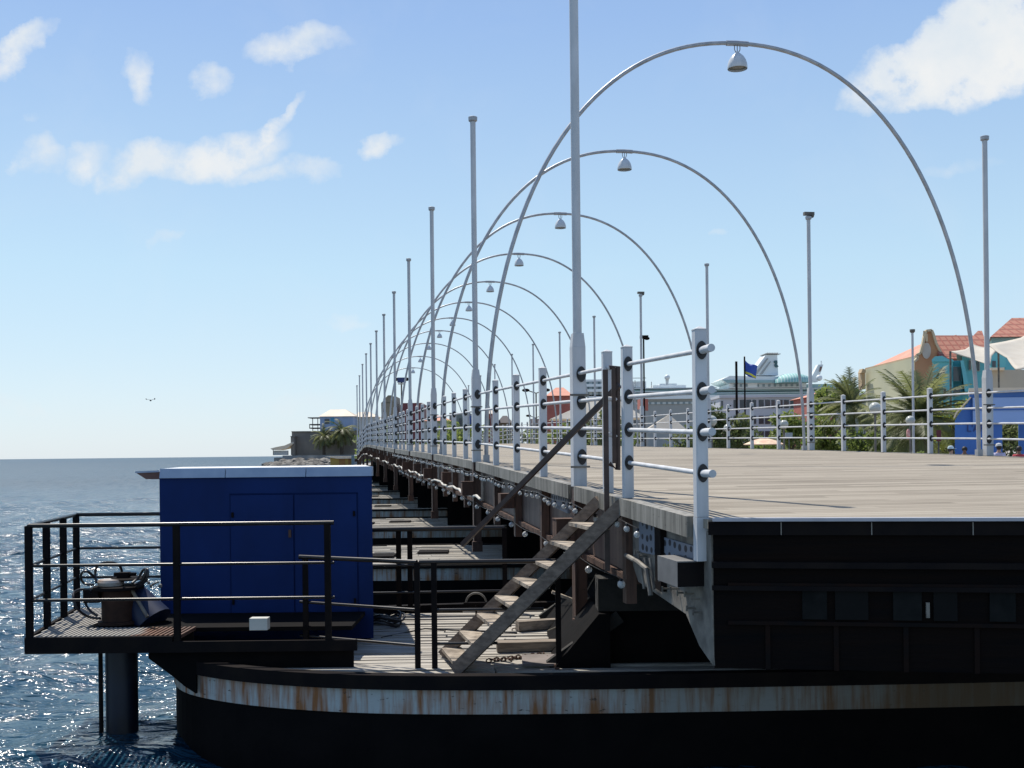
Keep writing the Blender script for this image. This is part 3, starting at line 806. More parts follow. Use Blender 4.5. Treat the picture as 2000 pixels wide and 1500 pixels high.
rail_run(fr, [(pC.x, pC.y), (at(972,1258,10.36).x, 10.36)], [.26], PZ, rs=(.014,), posts=[])
br = thing('pontoon_railing', 'dark three-bar railing along the far edge of the pontoon, behind the stairs', 'railing', (-1, 14.2, PZ))
rail_run(br, [(-2.4, 14.0), (at(985,1035,14.15).x, 14.15)], [1.07, .62, .28], PZ, rs=(.03,.016,.016), posts=[(at(778,1035,14.1).x,14.1),(at(800,1035,14.1).x,14.1),(at(985,1035,14.15).x,14.15)], pw=.06)

# cabinet
cab = thing('equipment_cabinet', 'large blue steel cabinet with double doors and white flashing on the pontoon', 'cabinet', (-2.6, 12.0, PZ))
cx0, cx1 = at(312,1000,12.0).x, at(727,1000,12.0).x; cz1 = at(520,931,12.0).z
sh = lambda x, y: x - .17*(y-12)
def sbox(x0, x1, y0, y1, z0, z1): m = MB(); q = [(sh(x0,y0),y0),(sh(x1,y0),y0),(sh(x1,y1),y1),(sh(x0,y1),y1)]; m.hexa([(a,b,z0) for a,b in q], [(a,b,z1) for a,b in q]); return m
sbox(cx0, cx1, 12.0, 14.0, PZ+.05, cz1).build('body', blue, cab)
sbox(cx0+.06, cx1-.06, 12.06, 13.9, PZ+.0, PZ+.049).build('plinth', darkst, cab)
zr = at(520, 913, 12.1).z
segs = [312, 441, 598, 727]
for a, b_ in zip(segs, segs[1:]):
    xa, xb = at(a,920,12).x+.004, at(b_,920,12).x-.004
    m = MB(); m.hexa([(xa,11.965,cz1-.004),(xb,11.965,cz1-.004),(xb,12.12,cz1-.004),(xa,12.12,cz1-.004)], [(xa,12.0,zr),(xb,12.0,zr),(xb,12.12,zr),(xa,12.12,zr)])
    m.build('flashing', flash, cab)
sbox(cx0, cx1, 12.121, 14.05, cz1+.001, zr-.002).build('roof', M('pale_roof', (.7,.72,.74), scale=2), cab)
for a, b_ in ((440, 562), (565, 686)):
    m = MB(); m.box(at(a,0,12).x, at(b_,0,12).x, 11.985, 11.999, at(500,1200,12).z, at(500,967,12).z); d = m.build('door', blue, cab)
    hx = at(a+4 if a == 440 else b_-5,0,12).x
    for zz in (1000, 1170):
        m = MB(); m.box(hx-.012, hx+.012, 11.97, 11.9845, at(500,zz+10,12).z, at(500,zz,12).z); m.build('hinge', darkst, d)
seamm = M('seam_blue', (.0028,.014,.07), rough=.8, spec=.1)
for x0, x1, y0, y1 in ((438,439.6,965,1200),(562.3,564.7,967,1200),(686.3,687.8,965,1200),(438,687.8,963.4,966.6),(438,687.8,1200.3,1202)):
    m = MB(); m.box(at(x0,0,12).x, at(x1,0,12).x, 11.992, 11.9995, at(500,y1,12).z, at(500,y0,12).z); m.build('door_seam', seamm, cab)
m = MB(); m.box(at(553,0,12).x, at(558,0,12).x, 11.965, 11.9845, at(500,1050,12).z, at(500,1035,12).z); m.build('handle', rust, cab)
fl_ = thing('wooden_flap', 'short weathered brown board jutting left from the top of the blue cabinet', 'board', (cx0-.2, 12.3, 2.4))
m = MB(); a = at(265,923,12.4); b2 = at(313,921,12.4); c_ = at(313,936,12.4); d_ = at(285,936,12.4)
m.hexa([a,b2,c_,d_], [p+Vector((0,.5,0)) for p in (a,b2,c_,d_)]); m.build('board', M('red_brown_board', (.2,.11,.09), (.13,.07,.06), scale=6, rough=.8), fl_)
m = MB(); m.beam(a+Vector((0,-.01,.004)), b2+Vector((-.01,-.01,.004)), .02, .02); m.build('edging', flash, fl_)
o = MB().pbox(487,1208,522,1231,10.7,.12).build('junction_box', M('off_white_plastic', (.6,.6,.55), (.5,.5,.46), rough=.5)); tag(o, 'small off-white box on the platform edge in front of the blue cabinet', 'box')
o = MB().pbox(528,1219,676,1231,11.5,.1).build('pale_beam', M('pale_blue_grey', (.14,.17,.22), rough=.6)); tag(o, 'pale blue-grey beam lying at the foot of the blue cabinet', 'beam')

# propulsion column and hydraulic unit
pc = thing('drive_column', 'dark blue round column with thin pipe standing in the water under the platform', 'column', (-3.88, 11.2, 0))
m = MB(); X = at(238,1340,11.2).x; m.tube([(X,11.2,-.6),(X,11.2,FZ-.05)], .155, 24); m.build('column', M('wet_blue_steel', (.004,.009,.025), (.003,.004,.008), scale=3, rough=.45), pc, smooth=True)
m = MB(); X2 = at(197,1340,11.1).x; m.tube([(X2,11.1,-.4),(X2,11.1,FZ-.05)], .022, 10); m.build('pipe', darkst, pc, smooth=True)
hy = thing('hydraulic_unit', 'rusty hydraulic motor with looping black hoses on the platform grating', 'machine', (-3.88, 11.2, FZ))
m = MB(); X = at(232,1180,11.25).x; m.lathe([(.2,0),(.2,.03),(.165,.035),(.165,.33),(.175,.335)], (X,11.25,FZ), 24); m.build('housing', M('oily_brown', (.022,.011,.008), (.04,.02,.014), scale=8, rough=.7, spec=.2), hy, smooth=True)
m = MB(); z = at(230,1148,11.25).z; m.lathe([(.17,0),(.245,.01),(.245,.04),(.19,.045)], (X,11.25,z-.02), 24); m.build('flange', darkst, hy, smooth=True)
m = MB(); z2 = z+.03; m.lathe([(.12,0),(.13,.035),(.115,.06)], (X-.06,11.2,z2), 16); m.build('cap', M('pale_cap', (.4,.43,.42), (.3,.2,.14), scale=8, rough=.5), hy, smooth=True)
m = MB(); m.lathe([(.16,0),(.165,.012),(.15,.02)], (X+.07,11.3,z2+.045), 20); m.box(X-.02,X+.09,11.25,11.35,z2+.066,z2+.12); m.tube([(X-.06,11.3,z2+.1),(X+.16,11.3,z2+.1)], .018, 8); m.build('motor', darkst, hy, smooth=True)
m = MB(); a = at(256,1150,11.2); b2 = at(288,1205,11.1); m.tube([a, b2], .018, 10); m.build('piston', greyp, hy, smooth=True)
m = MB(); m.tube([at(255,1155,11.4), at(300,1215,11.3)], [.13,.2], 16); m.build('inclined_arm', M('arm_blue', (.004,.014,.05), rough=.5), hy, smooth=True)
m = MB(); m.box(X-.3,X-.15,11.1,11.3,z-.13,z-.0); m.build('valve_block', darkst, hy)
hoses = [[(182,1142),(166,1140),(158,1130),(160,1119),(170,1116),(180,1123),(188,1133)], [(188,1138),(186,1120),(190,1106),(204,1099),(222,1099),(234,1106),(238,1116)],
         [(180,1153),(160,1151),(145,1157),(143,1168),(149,1186),(162,1199),(178,1206),(196,1208)], [(178,1157),(169,1166),(167,1178),(175,1192),(190,1203)],
         [(262,1142),(275,1136),(282,1122),(286,1112),(284,1124),(276,1138),(264,1147)], [(258,1139),(270,1128),(280,1113),(288,1113),(287,1130),(276,1142),(262,1150)]]
for h in hoses:
    pts = [at(x, y, 11.1+.06*math.sin(j*1.3)) for j, (x, y) in enumerate(h)]
    P = []
    for i in range(len(pts)-1):
        p0, p1, p2, p3 = pts[max(i-1,0)], pts[i], pts[i+1], pts[min(i+2,len(pts)-1)]
        for j in range(5):
            u = j/5; P.append(.5*((2*p1)+(-p0+p2)*u+(2*p0-5*p1+4*p2-p3)*u*u+(-p0+3*p1-3*p2+p3)*u**3))
    P.append(pts[-1]); m = MB(); m.tube(P, .013, 8); m.build('hose', hosem, hy, smooth=True)
m = MB()
for k in range(7): m.ball(at(286+k*4.5, 1140+rnd.uniform(-6,8), 11.6), rnd.uniform(.012,.03), 8, 5)
m.build('fittings', greyp, hy, smooth=True)

# stairs
sa, sb = Vector((.95, 9.62, 2.25)), Vector((-.53, 10.15, .74)); ta_, tb_ = Vector((.80, 10.35, 2.25)), Vector((-.69, 10.94, .74))
stair = thing('stairs', 'open weathered wooden stairs leading down from the deck to the pontoon', 'stairs', (-.6, 10.5, .74))
for a, b_ in ((sa, sb), (ta_, tb_)):
    up_ = Vector((0,0,.012)); m = MB(); m.beam(a+up_, b_+up_, .085, .115 if a == sa else .1); m.build('stringer', stairm, stair)
nst = 8
for i in range(nst):
    u = (i+1.15)/(nst+.6); p = sa.lerp(sb, u); q = ta_.lerp(tb_, u); d = (q-p).normalized()
    m = MB(); m.beam(p+d*.03+Vector((.0,0,.0)), q-d*.03+Vector((.0,0,.0)), .19, .032); m.build('tread', treadm, stair)
hr = thing('stair_handrail', 'long brown diagonal handrail bar leaning over the wooden stairs', 'handrail', (.9, 10, 1.0))
a, b_ = at(903,1064,11.3), at(1210,752,9.85)
m = MB(); m.beam(a, b_, .03, .05); m.build('bar', brown_rail, hr)
gx = at(1183,800,9.78)
m = MB(); m.box(gx.x-.022, gx.x+.022, 9.76, 9.80, at(1183,1115,9.78).z, at(1183,722,9.78).z); m.build('upright', brown_rail, hr)
gate = thing('stair_gate', 'narrow swung-open gate frame of grey tube at the head of the stairs', 'gate', (.9, 9.8, 2.3))
g = lambda x, y: at(x, y, 9.88)
m = MB(); m.tube([g(1190,718), g(1207,716), g(1207,918), g(1190,905)], .022, 8); m.build('frame', brown_rail, gate)
for y in (779, 848):
    m = MB(); m.tube([g(1188,y), g(1206,y+(4 if y > 800 else 1))], .02, 8); m.build('bar', white, gate, smooth=True)
m = MB(); m.box(g(1186,0).x, g(1194,0).x, 9.86, 9.9, g(1190,905).z, g(1190,718).z); m.build('stile', brown_rail, gate)

# clutter on the pontoon deck
def hoop(c, r, n=20, tilt=0):
    return [Vector(c)+Vector((r*math.cos(2*math.pi*k/n), r*.8*math.sin(2*math.pi*k/n), .03*math.sin(3*2*math.pi*k/n))) for k in range(n)]
c = at(748,1232,12.9); c.z = .78; m = MB()
for j in range(5): m.tube(hoop(c+Vector((rnd.uniform(-.06,.06), rnd.uniform(-.05,.05), .02*j)), .2+rnd.uniform(-.04,.05)), .013, 6, closed=True)
o = m.build('hose_coil', hosem, None, smooth=True); tag(o, 'tangled coil of black hose on the planks right of the blue cabinet', 'hose')
wl = thing('hand_wheel', 'small half-round hand wheel standing on the far part of the pontoon deck', 'wheel', (-.4, 13.4, .72))
cc = at(930,1178,13.4); m = MB(); m.tube([cc+Vector((.12*math.cos(a), 0, .12*math.sin(a))) for a in np.linspace(0, math.pi, 14)], .012, 8); m.build('rim', greyp, wl, smooth=True)
m = MB(); m.beam(cc+Vector((-.15,0,0)), cc+Vector((.15,0,0)), .04, .02); m.tube([cc, (cc.x, cc.y, .72)], .012, 8); m.build('stand', darkst, wl)
def cable(pts, r, name, mat, label, cat):
    m = MB(); m.tube([at(x, y, D) for x, y, D in pts], r, 6); tag(m.build(name, mat, None, smooth=True), label, cat)
cable([(745,1245,12.2),(830,1228,12.7),(930,1232,12.4),(1010,1236,12.3)], .009, 'cable', hosem, 'thin dark cable lying across the planks of the near pontoon', 'cable')
cable([(1165,1120,11.8),(1140,1165,11.8),(1110,1215,11.9),(1070,1232,12.1)], .007, 'rope', rope, 'thin rope sagging from the bridge to the pontoon planks', 'rope')
def chain(p, q, label, n=16):
    m = MB()
    for k in range(n):
        c = p.lerp(q, k/(n-1)); c = c + Vector((0, .02*math.sin(k*1.1), 0)); a = (q-p).normalized(); s_ = a.cross(Vector((0,0,1)))
        v = s_ if k % 2 else Vector((0,0,1))
        m.tube([c + a*.03*math.cos(t_) + v*.018*math.sin(t_) for t_ in np.linspace(0, 2*math.pi, 9)[:-1]], .007, 5, closed=True)
    tag(m.build('chain', rust, None, smooth=True), label, 'chain')
def gp(px, py, z): D = (ZC-z)*F/(py-HY); 
def onz(px, py, z=.745):
    D = (ZC - z)*F/(py - (HY - ROLL*(px-1000))); v = at(px, py, D); v.z = z; return v
chain(onz(955,1290), onz(1060,1278), 'rusty chain lying left to right on the pontoon, in front of the stairs')
chain(onz(1062,1278), onz(1088,1306), 'short rusty chain lying front to back beside the right railing post', 8)
chain(onz(1005,1230), onz(1065,1228), 'rusty chain behind the stairs on the plank deck', 9)
chain(onz(1108,1226), onz(1128,1240), 'short chain by the mooring post', 5)
m = MB(); p, q = onz(1010,1222,.80), onz(1150,1213,.80); m.beam(p, q, .12, .1); tag(m.build('timber_beam', wood_o), 'grey timber beam lying behind the foot of the bridge support', 'timber')
m = MB(); p, q = onz(970,1262,.79), onz(1130,1258,.79); m.beam(p, q, .16, .09); tag(m.build('timber_beam', wood_o), 'wide grey timber lying right of the stairs on the pontoon', 'timber')
m = MB(); p, q = onz(1075,1155,.95), at(1140,1180,12.3); m.beam(at(1078,1156,12.3), q, .08, .03); tag(m.build('leaning_board', treadm), 'pale board leaning down from behind the stairs', 'board')
bo = thing('mooring_post', 'small dark cross-topped mooring post on the right of the pontoon deck', 'bollard', onz(1137,1225))
c = onz(1137,1228,.74); m = MB(); m.lathe([(.07,0),(.035,.03),(.035,.12)], c, 12); m.build('stem', darkst, bo, smooth=True)
m = MB(); m.tube([c+Vector((-.1,0,.11)), c+Vector((.1,0,.13))], .012, 8); m.tube([c+Vector((0,0,.08)), c+Vector((.02,0,.2))], .014, 8); m.build('cross_bar', darkst, bo, smooth=True)
m = MB(); p = onz(1020,1300,.75); q = onz(1110,1262,.75); m.box(p.x, p.x+.55, p.y, p.y+.5, .742, .765); tag(m.build('steel_sheet', M('dull_sheet', (.2,.17,.16), (.13,.11,.1), scale=4, rough=.8)), 'dull brown steel sheet lying at the right of the stairs', 'sheet')

# ------------------------------------------------------------------ vegetation builders
def leaf_cloud(m, c, r, n, size, sq=(1,1,.8), seed=0):
    q = random.Random(seed); clumps = []
    for _ in range(14):
        v = Vector((q.gauss(0,1), q.gauss(0,1), q.gauss(0,1))).normalized()*q.uniform(.35,.85); clumps.append((Vector((v.x*sq[0], v.y*sq[1], v.z*sq[2]))*r, r*q.uniform(.22,.42)))
    for _ in range(n):
        cc, cr_ = q.choice(clumps)
        v = Vector((q.gauss(0,1), q.gauss(0,1), q.gauss(0,1))).normalized()*cr_*q.uniform(.5,1.05); p = Vector(c)+cc+v
        a = Vector((q.gauss(0,1), q.gauss(0,1), q.gauss(0,1))).normalized(); b_ = a.orthogonal().normalized(); b_.rotate(Matrix.Rotation(q.uniform(0,6.3), 3, a))
        c2 = a.cross(b_); s = size*q.uniform(.6,1.4)
        m.add([p-b_*s, p+c2*s*.45, p+b_*s, p-c2*s*.45], [(0,1,2,3)])
def tree(base, h, r, mat, label, n=2200, size=None, seed=1, name='tree', group='trees behind the landward railing'):
    if h > 2: h = h*1.13+.15; r *= 1.22
    base = Vector(base); o = thing(name, label, 'tree' if h > 2 else 'bush', base, group=group)
    q = random.Random(seed); top = base+Vector((0,0,h-r*.8))
    m = MB()
    if h > 2:
        m.tube([base, base.lerp(top,.5)+Vector((q.uniform(-.2,.2),0,0)), top], [.05*h*.35, .04*h*.35, .02*h*.35], 7)
        for _ in range(5):
            e = top+Vector((q.uniform(-1,1), q.uniform(-1,1), q.uniform(.0,.7)))*r*.7; m.tube([base.lerp(top, q.uniform(.5,.85)), e], [.012*h, .004*h], 5)
    else:
        for _ in range(6): m.tube([base, base+Vector((q.uniform(-1,1)*r*.5, q.uniform(-1,1)*r*.5, h*.6))], [.02,.01], 4)
    m.build('trunk' if h > 2 else 'stems', bark, o, smooth=True)
    m = MB(); leaf_cloud(m, base+Vector((0,0,max(h-r, h*.5))), r, n, size or r*.07, seed=seed); m.build('crown', mat, o)
    return o
def palm(base, h, L, label, seed=1, nf=46, up=.9):
    base = Vector(base); o = thing('palm_tree', label, 'palm tree', base); q = random.Random(seed)
    m = MB(); top = base+Vector((q.uniform(-.1,.1),0,h)); ph = [(L*.085*(1+.12*(i % 2)), i) for i in range(18)]
    m.tube([base.lerp(top, i/17) for i in range(18)], [L*.075*(1+.15*(i % 2))*(1.25-.35*i/17) for i in range(18)], 9); m.build('trunk', bark, o)
    m = MB()
    for k in range(nf):
        az = 2*math.pi*k/nf*2.618+q.uniform(-.2,.2); el = math.radians(q.uniform(-25, 82)); d = Vector((math.cos(az)*math.cos(el), math.sin(az)*math.cos(el), math.sin(el)))
        ln = L*q.uniform(.8,1.05); P = []; p = top.copy(); N = 12
        for i in range(N+1):
            P.append(p.copy()); d = (d+Vector((0,0,-.11*up))).normalized(); p = p+d*ln/N
        m.tube(P, [L*.012*(1-.8*i/N) for i in range(N+1)], 4)
        for i in range(1, N+1):
            for s in (0, .33, .66):
                pp = P[i-1].lerp(P[i], s); dd = (P[i]-P[i-1]).normalized(); side = dd.cross(Vector((0,0,1)))
                if side.length < .1: side = Vector((1,0,0))
                side.normalize(); ll = L*.24*math.sin(math.pi*min(1,(i+.5)/(N+1.5)))**.6
                for sg in (-1, 1):
                    e = pp+(side*sg*.8+dd*.75+Vector((0,0,-.25+q.uniform(-.15,.15)))).normalized()*ll; wv_ = dd*L*.014
                    m.add([pp-wv_, pp+wv_, e], [(0,1,2)])
    m.build('crown', palmf, o)
    return o

# ------------------------------------------------------------------ the landward bank
GZ = 1.1
def gnd(px, D, z=GZ): v = at(px, 880, D); v.z = z; return v
def zof(px, py, D): return at(px, py, D).z
# cruise ship, parts boxed at its real distance
SD = 520
ship = thing('cruise_ship', 'white cruise ship with slanted funnel and round upper lounge behind the office building', 'ship', at(1400, 880, SD))
shw = M('ship_white', (.74,.78,.78), (.66,.71,.72), scale=.05, rough=.5); shg = M('ship_green_glass', (.22,.36,.37), (.32,.46,.46), scale=.1, rough=.3)
shd = M('ship_grey', (.34,.35,.34), (.28,.29,.28), scale=.05, rough=.6)
shwin = stripes_mat('ship_windows', (.55,.6,.6), (.2,.26,.28), 0, 2.6, .45)
def part(root, name, mat, *boxes, smooth=False):
    m = MB()
    for b_ in boxes: m.pbox(*b_)
    return m.build(name, mat, root, smooth)
part(ship, 'hull', shd, (1060,778,1700,884,SD,30)); part(ship, 'window_row', shwin, (1225,785,1420,789,SD-.5,.4))
part(ship, 'deck', shw, (1150,771,1690,777.9,SD-2,34), (1225,764,1400,765.5,SD-1,30), (1225,757,1400,758.5,SD-1,30), (1400,766,1660,767,SD-1,30), (1400,758,1650,759.5,SD-1,30))
part(ship, 'glass_deck', shg, (1228,758.6,1640,763.9,SD+1,28), (1228,765.6,1660,770.9,SD,28), (1560,750,1640,757.9,SD+1,26))
part(ship, 'forward_decks', shw, (1140,741,1200,745,SD-1,25), (1135,750,1205,755,SD-2,25), (1130,760,1210,765,SD-3,25))
part(ship, 'forward_windows', shwin, (1143,745.1,1196,749.9,SD,22), (1138,755.1,1200,759.9,SD,22), (1133,765.1,1206,770.9,SD,22))
part(ship, 'upper_block', shw, (1228,745,1262,757,SD+2,20), (1275,752,1340,757,SD+2,20), (1288,749,1322,752,SD+3,12))
part(ship, 'lattice', shd, *[(1192+i*16,738+i*1.5,1193+i*16,757,SD,1) for i in range(6)], (1190,738,1262,739,SD,1))
m = MB(); m.pprism([(1410,741),(1425,734),(1560,736),(1572,742),(1560,746),(1540,748),(1425,748),(1418,746)], SD-4, 30); m.build('lounge', shw, ship)
m = MB(); m.pprism([(1411,742),(1571,743),(1548,747.6),(1420,747.6)], SD-4.6, .5); m.build('lounge_windows', shg, ship)
part(ship, 'lounge_base', shw, (1425,748.2,1575,757,SD-2,26)); part(ship, 'lounge_base_windows', shwin, (1432,750,1460,755.5,SD-2.5,.4), (1480,750,1560,755,SD-2.5,.4))
m = MB(); c = at(1548, 748, SD-5); m.lathe([(8.2,0),(8,1.6),(6.6,3),(4,4),(.5,4.4)], c, 20); m.build('glass_dome', stripes_mat('dome_glass', (.25,.5,.48), (.5,.62,.62), 0, 1.2, .25), ship, smooth=True)
m = MB(); m.pprism([(1466,733),(1496,693),(1518,693),(1520,733)], SD, 12); m.build('funnel', shw, ship)
m = MB()
for k in range(7): m.pprism([(1497+k*3.3,693),(1499+k*3.3,688.5),(1500+k*3.3,688.5),(1498.4+k*3.3,693)], SD, 10)
m.pprism([(1495,690),(1525,690.6),(1525,691.6),(1495,691)], SD-1, 12); m.build('funnel_rail', shd, ship)
m = MB(); m.pprism([(1474,731),(1498,700),(1501,700),(1479,731)], SD-.6, .5); m.pprism([(1484,731),(1504,706),(1506,706),(1489,731)], SD-.6, .5); m.build('funnel_stripes', shd, ship)
m = MB(); m.pprism([(1513,704),(1518,704),(1519,708),(1517,712),(1519,713),(1521,716),(1516,718),(1512,714),(1514,710),(1511,707)], SD-.6, .5); m.build('funnel_emblem', M('emblem_green', (.05,.12,.13), rough=.5), ship)
m = MB(); m.pprism([(1580,746),(1598,712),(1608,712),(1597,746)], SD-2, 4); m.build('mast', shw, ship)
m = MB(); m.pprism([(1602,716),(1606,716),(1604,724),(1600,726)], SD-2.5, .4); m.build('mast_panel', M('mast_brown', (.2,.12,.1)), ship)
for px_, py_, r_ in ((1600,738,6),(1303,737,5.4)):
    m = MB(); m.ball(at(px_,py_,SD-6), r_/F*SD, 14, 10); m.build('radome', shw, ship, smooth=True)
m = MB(); m.tube([at(1303,752,SD-4), at(1303,742,SD-4)], [.5,.8], 8); m.tube([at(1604,712,SD), at(1604,705,SD)], .3, 6); m.build('radome_stem', shw, ship)

wallglass = M('window_glass', (.03,.04,.05), (.06,.07,.08), rough=.15, scale=.5)
def windows(root, D, xs, y0, y1, wd, mat=wallglass, frame=None):
    for x in xs:
        f = MB().pbox(x-.8, y0-.8, x+wd+.8, y1+.8, D-.08, .07).build('window', frame or canvas, root)
        MB().pbox(x, y0, x+wd, y1, D-.12, .03).build('pane', mat, f)
# office building
offp = M('office_white', (.5,.52,.56), (.44,.46,.5), scale=.2, rough=.7)
OD = 150
of = thing('office_building', 'low pale grey office building with long window bands in front of the ship', 'building', at(1480,870,OD))
part(of, 'wall', offp, (1407,774,1600,881,OD,14)); part(of, 'roof_edge', offp, (1405,771,1604,776,OD-.4,15))
for y0, y1, n in ((781,797,13), (812,828,11), (842,856,11)):
    for k in range(n):
        x = 1433+k*12.3
        part(of, 'window', wallglass, (x, y0, x+(9.5 if k % 3 else 7), y1, OD-.1, .09))
part(of, 'window', wallglass, (1409,783,1412,797,OD-.1,.09)); part(of, 'vent', darkst, (1423,791,1428,793,OD-.1,.09))
# red pavilion beside it
rp = thing('red_pavilion', 'small brick-red building with pink pyramid roof right of the office building', 'building', at(1605,870,135))
part(rp, 'wall', M('brick_red', (.4,.13,.1), (.32,.1,.08), scale=.6, rough=.85), (1583,774,1632,880,135,8))
m = MB(); a0, a1 = at(1579,775,134.5), at(1636,775,134.5); ap = at(1607,763,139)
m.add([a0, a1, (a1.x,144,a1.z), (a0.x,144,a0.z), ap], [(0,1,4),(1,2,4),(2,3,4),(3,0,4),(3,2,1,0)]); m.build('roof', salmon, rp)
# yellow curved building
YB = thing('yellow_building', 'pale yellow-green building with arched windows and salmon roof behind the palms', 'building', at(1740,870,170))
ypl = M('pale_yellow', (.45,.44,.3), (.4,.4,.28), scale=.2, rough=.85); ytr = M('ochre_trim', (.47,.36,.22), (.4,.3,.19), scale=.4, rough=.85)
ya, yb = at(1690,722,205), at(1800,698,176); ya2, yb2 = ya+Vector((14,9,0)), yb+Vector((14,9,0))
m = MB(); m.hexa([(p.x,p.y,GZ) for p in (ya,yb,yb2,ya2)], [(ya.x,ya.y,ya.z),(yb.x,yb.y,ya.z),(yb2.x,yb2.y,ya.z),(ya2.x,ya2.y,ya.z)]); m.build('wall', ypl, YB)
dv = (yb-ya).normalized(); nv = Vector((-dv.y, dv.x, 0)); nv = nv if nv.y < 0 else -nv
def fbox(m, s0, s1, z0, z1, out0, out1):
    L_ = (yb-ya).length; q = [ya.lerp(yb,s0)+nv*out0, ya.lerp(yb,s1)+nv*out0, ya.lerp(yb,s1)+nv*out1, ya.lerp(yb,s0)+nv*out1]
    m.hexa([(p.x,p.y,z0) for p in q], [(p.x,p.y,z1) for p in q])
H_ = ya.z
m = MB(); fbox(m, -.01, 1.01, H_-.25, H_+.3, .03, .7); fbox(m, 0, 1, H_-1.35, H_-1.2, .03, .2); m.build('cornice', ytr, YB)
for s in np.linspace(.12,.98,13):
    m = MB(); fbox(m, s-.005, s+.005, H_-.9, H_-.26, .03, .4); m.build('corbel', ytr, YB)
for row, (z0, z1) in enumerate(((H_-3.9, H_-2.0), (H_-8.6, H_-6.6))):
    for s in np.linspace(.1,.95,11):
        m = MB(); fbox(m, s-.027, s+.027, z0-.2, z1+.25, .03, .1); f = m.build('window', ytr, YB)
        m = MB(); fbox(m, s-.019, s+.019, z0, z1, .11, .13); m.build('pane', wallglass, f)
m = MB(); e = .35
rb = [ya+nv*.7, yb+nv*.7, yb2, ya2]; r1, r2_ = ya.lerp(yb,.45)+Vector((7,5,0)), yb+Vector((7,4,0))
rz = at(1765,672,195).z
m.add([(p.x,p.y,H_+.31) for p in rb]+[(r1.x,r1.y,rz),(r2_.x,r2_.y,rz)], [(0,1,5,4),(1,2,5),(2,3,4,5),(3,0,4),(3,2,1,0)]); m.build('roof', salmon, YB)
m = MB(); m.pbox(1683,726,1690,760,203,2); m.pprism([(1682,728),(1685,720),(1691,722),(1691,728)], 202, 2); m.build('corner_turret', ytr, YB)
# orange gable house
GD = 152
gb = thing('gabled_house', 'orange house with tall curved gable and white oval under a red tile roof', 'house', at(1815,870,GD))
org = M('orange_plaster', (.5,.28,.15), (.45,.24,.13), scale=.3, rough=.85)
gpts = [(1786,880),(1786,706),(1792,700),(1790,693),(1797,690),(1802,672),(1806,652),(1809,647),(1819,646),(1822,652),(1828,672),(1838,690),(1840,700),(1845,706),(1846,880)]
m = MB(); m.pprism(gpts, GD, .8); m.build('gable', org, gb)
m = MB()
edge = [(1786,706),(1792,700),(1790,693),(1797,690),(1802,672),(1806,652),(1809,646),(1819,645),(1822,652),(1828,672),(1838,690),(1840,700),(1845,706)]
for a, b_ in zip(edge, edge[1:]): m.beam(at(*a, GD-.1), at(*b_, GD-.1), .5, .3)
m.pbox(1808,652,1812,667,GD-.3,.25); m.pbox(1803,646,1806,656,GD-.3,.9); m.build('gable_trim', M('cream_trim', (.6,.5,.33), (.5,.4,.26), scale=.8), gb)
m = MB(); c = at(1809,685,GD-.05); n = 20
m.hexa([(c.x+.75*math.cos(2*math.pi*k/n)*.8, c.y-.12, c.z+1.1*math.sin(2*math.pi*k/n)) for k in range(n)], [(c.x+.75*math.cos(2*math.pi*k/n)*.8, c.y, c.z+1.1*math.sin(2*math.pi*k/n)) for k in range(n)]); m.build('oval_plaque', canvas, gb)
m = MB(); a0 = at(1822,655,GD+4); a1 = at(1900,655,GD+4); b0 = at(1836,700,GD-2); b1 = at(1915,700,GD-2)
m.hexa([b0,b1,a1,a0], [p+Vector((0,.5,-.4)) for p in (b0,b1,a1,a0)]); m.build('roof', tilem, gb)
m = MB(); m.pbox(1846,695,1915,880,GD-1.5,8); m.build('wall', org, gb)
# turquoise building
TD = 118
tb = thing('turquoise_building', 'turquoise building with blue door bays and red hipped roofs right of the gable', 'building', at(1890,870,TD))
tq = M('turquoise', (.14,.46,.5), (.12,.4,.45), scale=.3, rough=.8); tq2 = M('deep_turquoise', (.06,.3,.36), (.05,.25,.32), scale=.3, rough=.8)
part(tb, 'wall', tq, (1822,702,1862,880,TD,9), (1880,694,1990,880,TD+2,9)); part(tb, 'stair_bay', tq2, (1862,704,1880,880,TD+.6,8))
m = MB(); m.pprism([(1820,702),(1826,696),(1840,695),(1856,703),(1863,704),(1863,706),(1820,706)], TD-.3, 9); m.build('parapet', tq, tb)
m = MB(); m.pprism([(1876,704),(1882,704),(1896,768),(1885,768)], TD-.8, 4); m.build('buttress', tq, tb)
for b_ in ((1862,716,1877,744), (1838,720,1845,732), (1893,704,1896,722), (1908,705,1913,724), (1862,758,1876,768), (1843,760,1848,775), (1843,795,1849,808)):
    f = part(tb, 'window', canvas if b_[0] != 1862 else tq2, (b_[0]-.8,b_[1]-.8,b_[2]+.8,b_[3]+.8,TD-.2 if b_[0] < 1880 else TD+1.8,.15)); part(f, 'pane', wallglass, (b_[0],b_[1],b_[2],b_[3],(TD-.25 if b_[0] < 1880 else TD+1.75),.04))
def hip(root, l, r, eave, ridge, rl, rr, D, dp, mat=tilem, name='roof'):
    a, b_ = at(l, eave, D), at(r, eave, D); c_, d_ = at(rl, ridge, D+dp/2), at(rr, ridge, D+dp/2)
    m = MB(); z = a.z; k = MB.sk(l, D)*dp
    m.add([(a.x,D,z),(b_.x,D,z),(b_.x+k,D+dp,z),(a.x+k,D+dp,z),(c_.x,D+dp/2,c_.z),(d_.x,D+dp/2,c_.z)], [(0,1,5,4),(1,2,5),(2,3,4,5),(3,0,4),(3,2,1,0)]); m.build(name, mat, root)
hip(tb, 1868, 1932, 690, 646, 1910, 1918, TD-.5, 13); hip(tb, 1934, 2050, 658, 621, 1976, 2010, TD+4, 16)
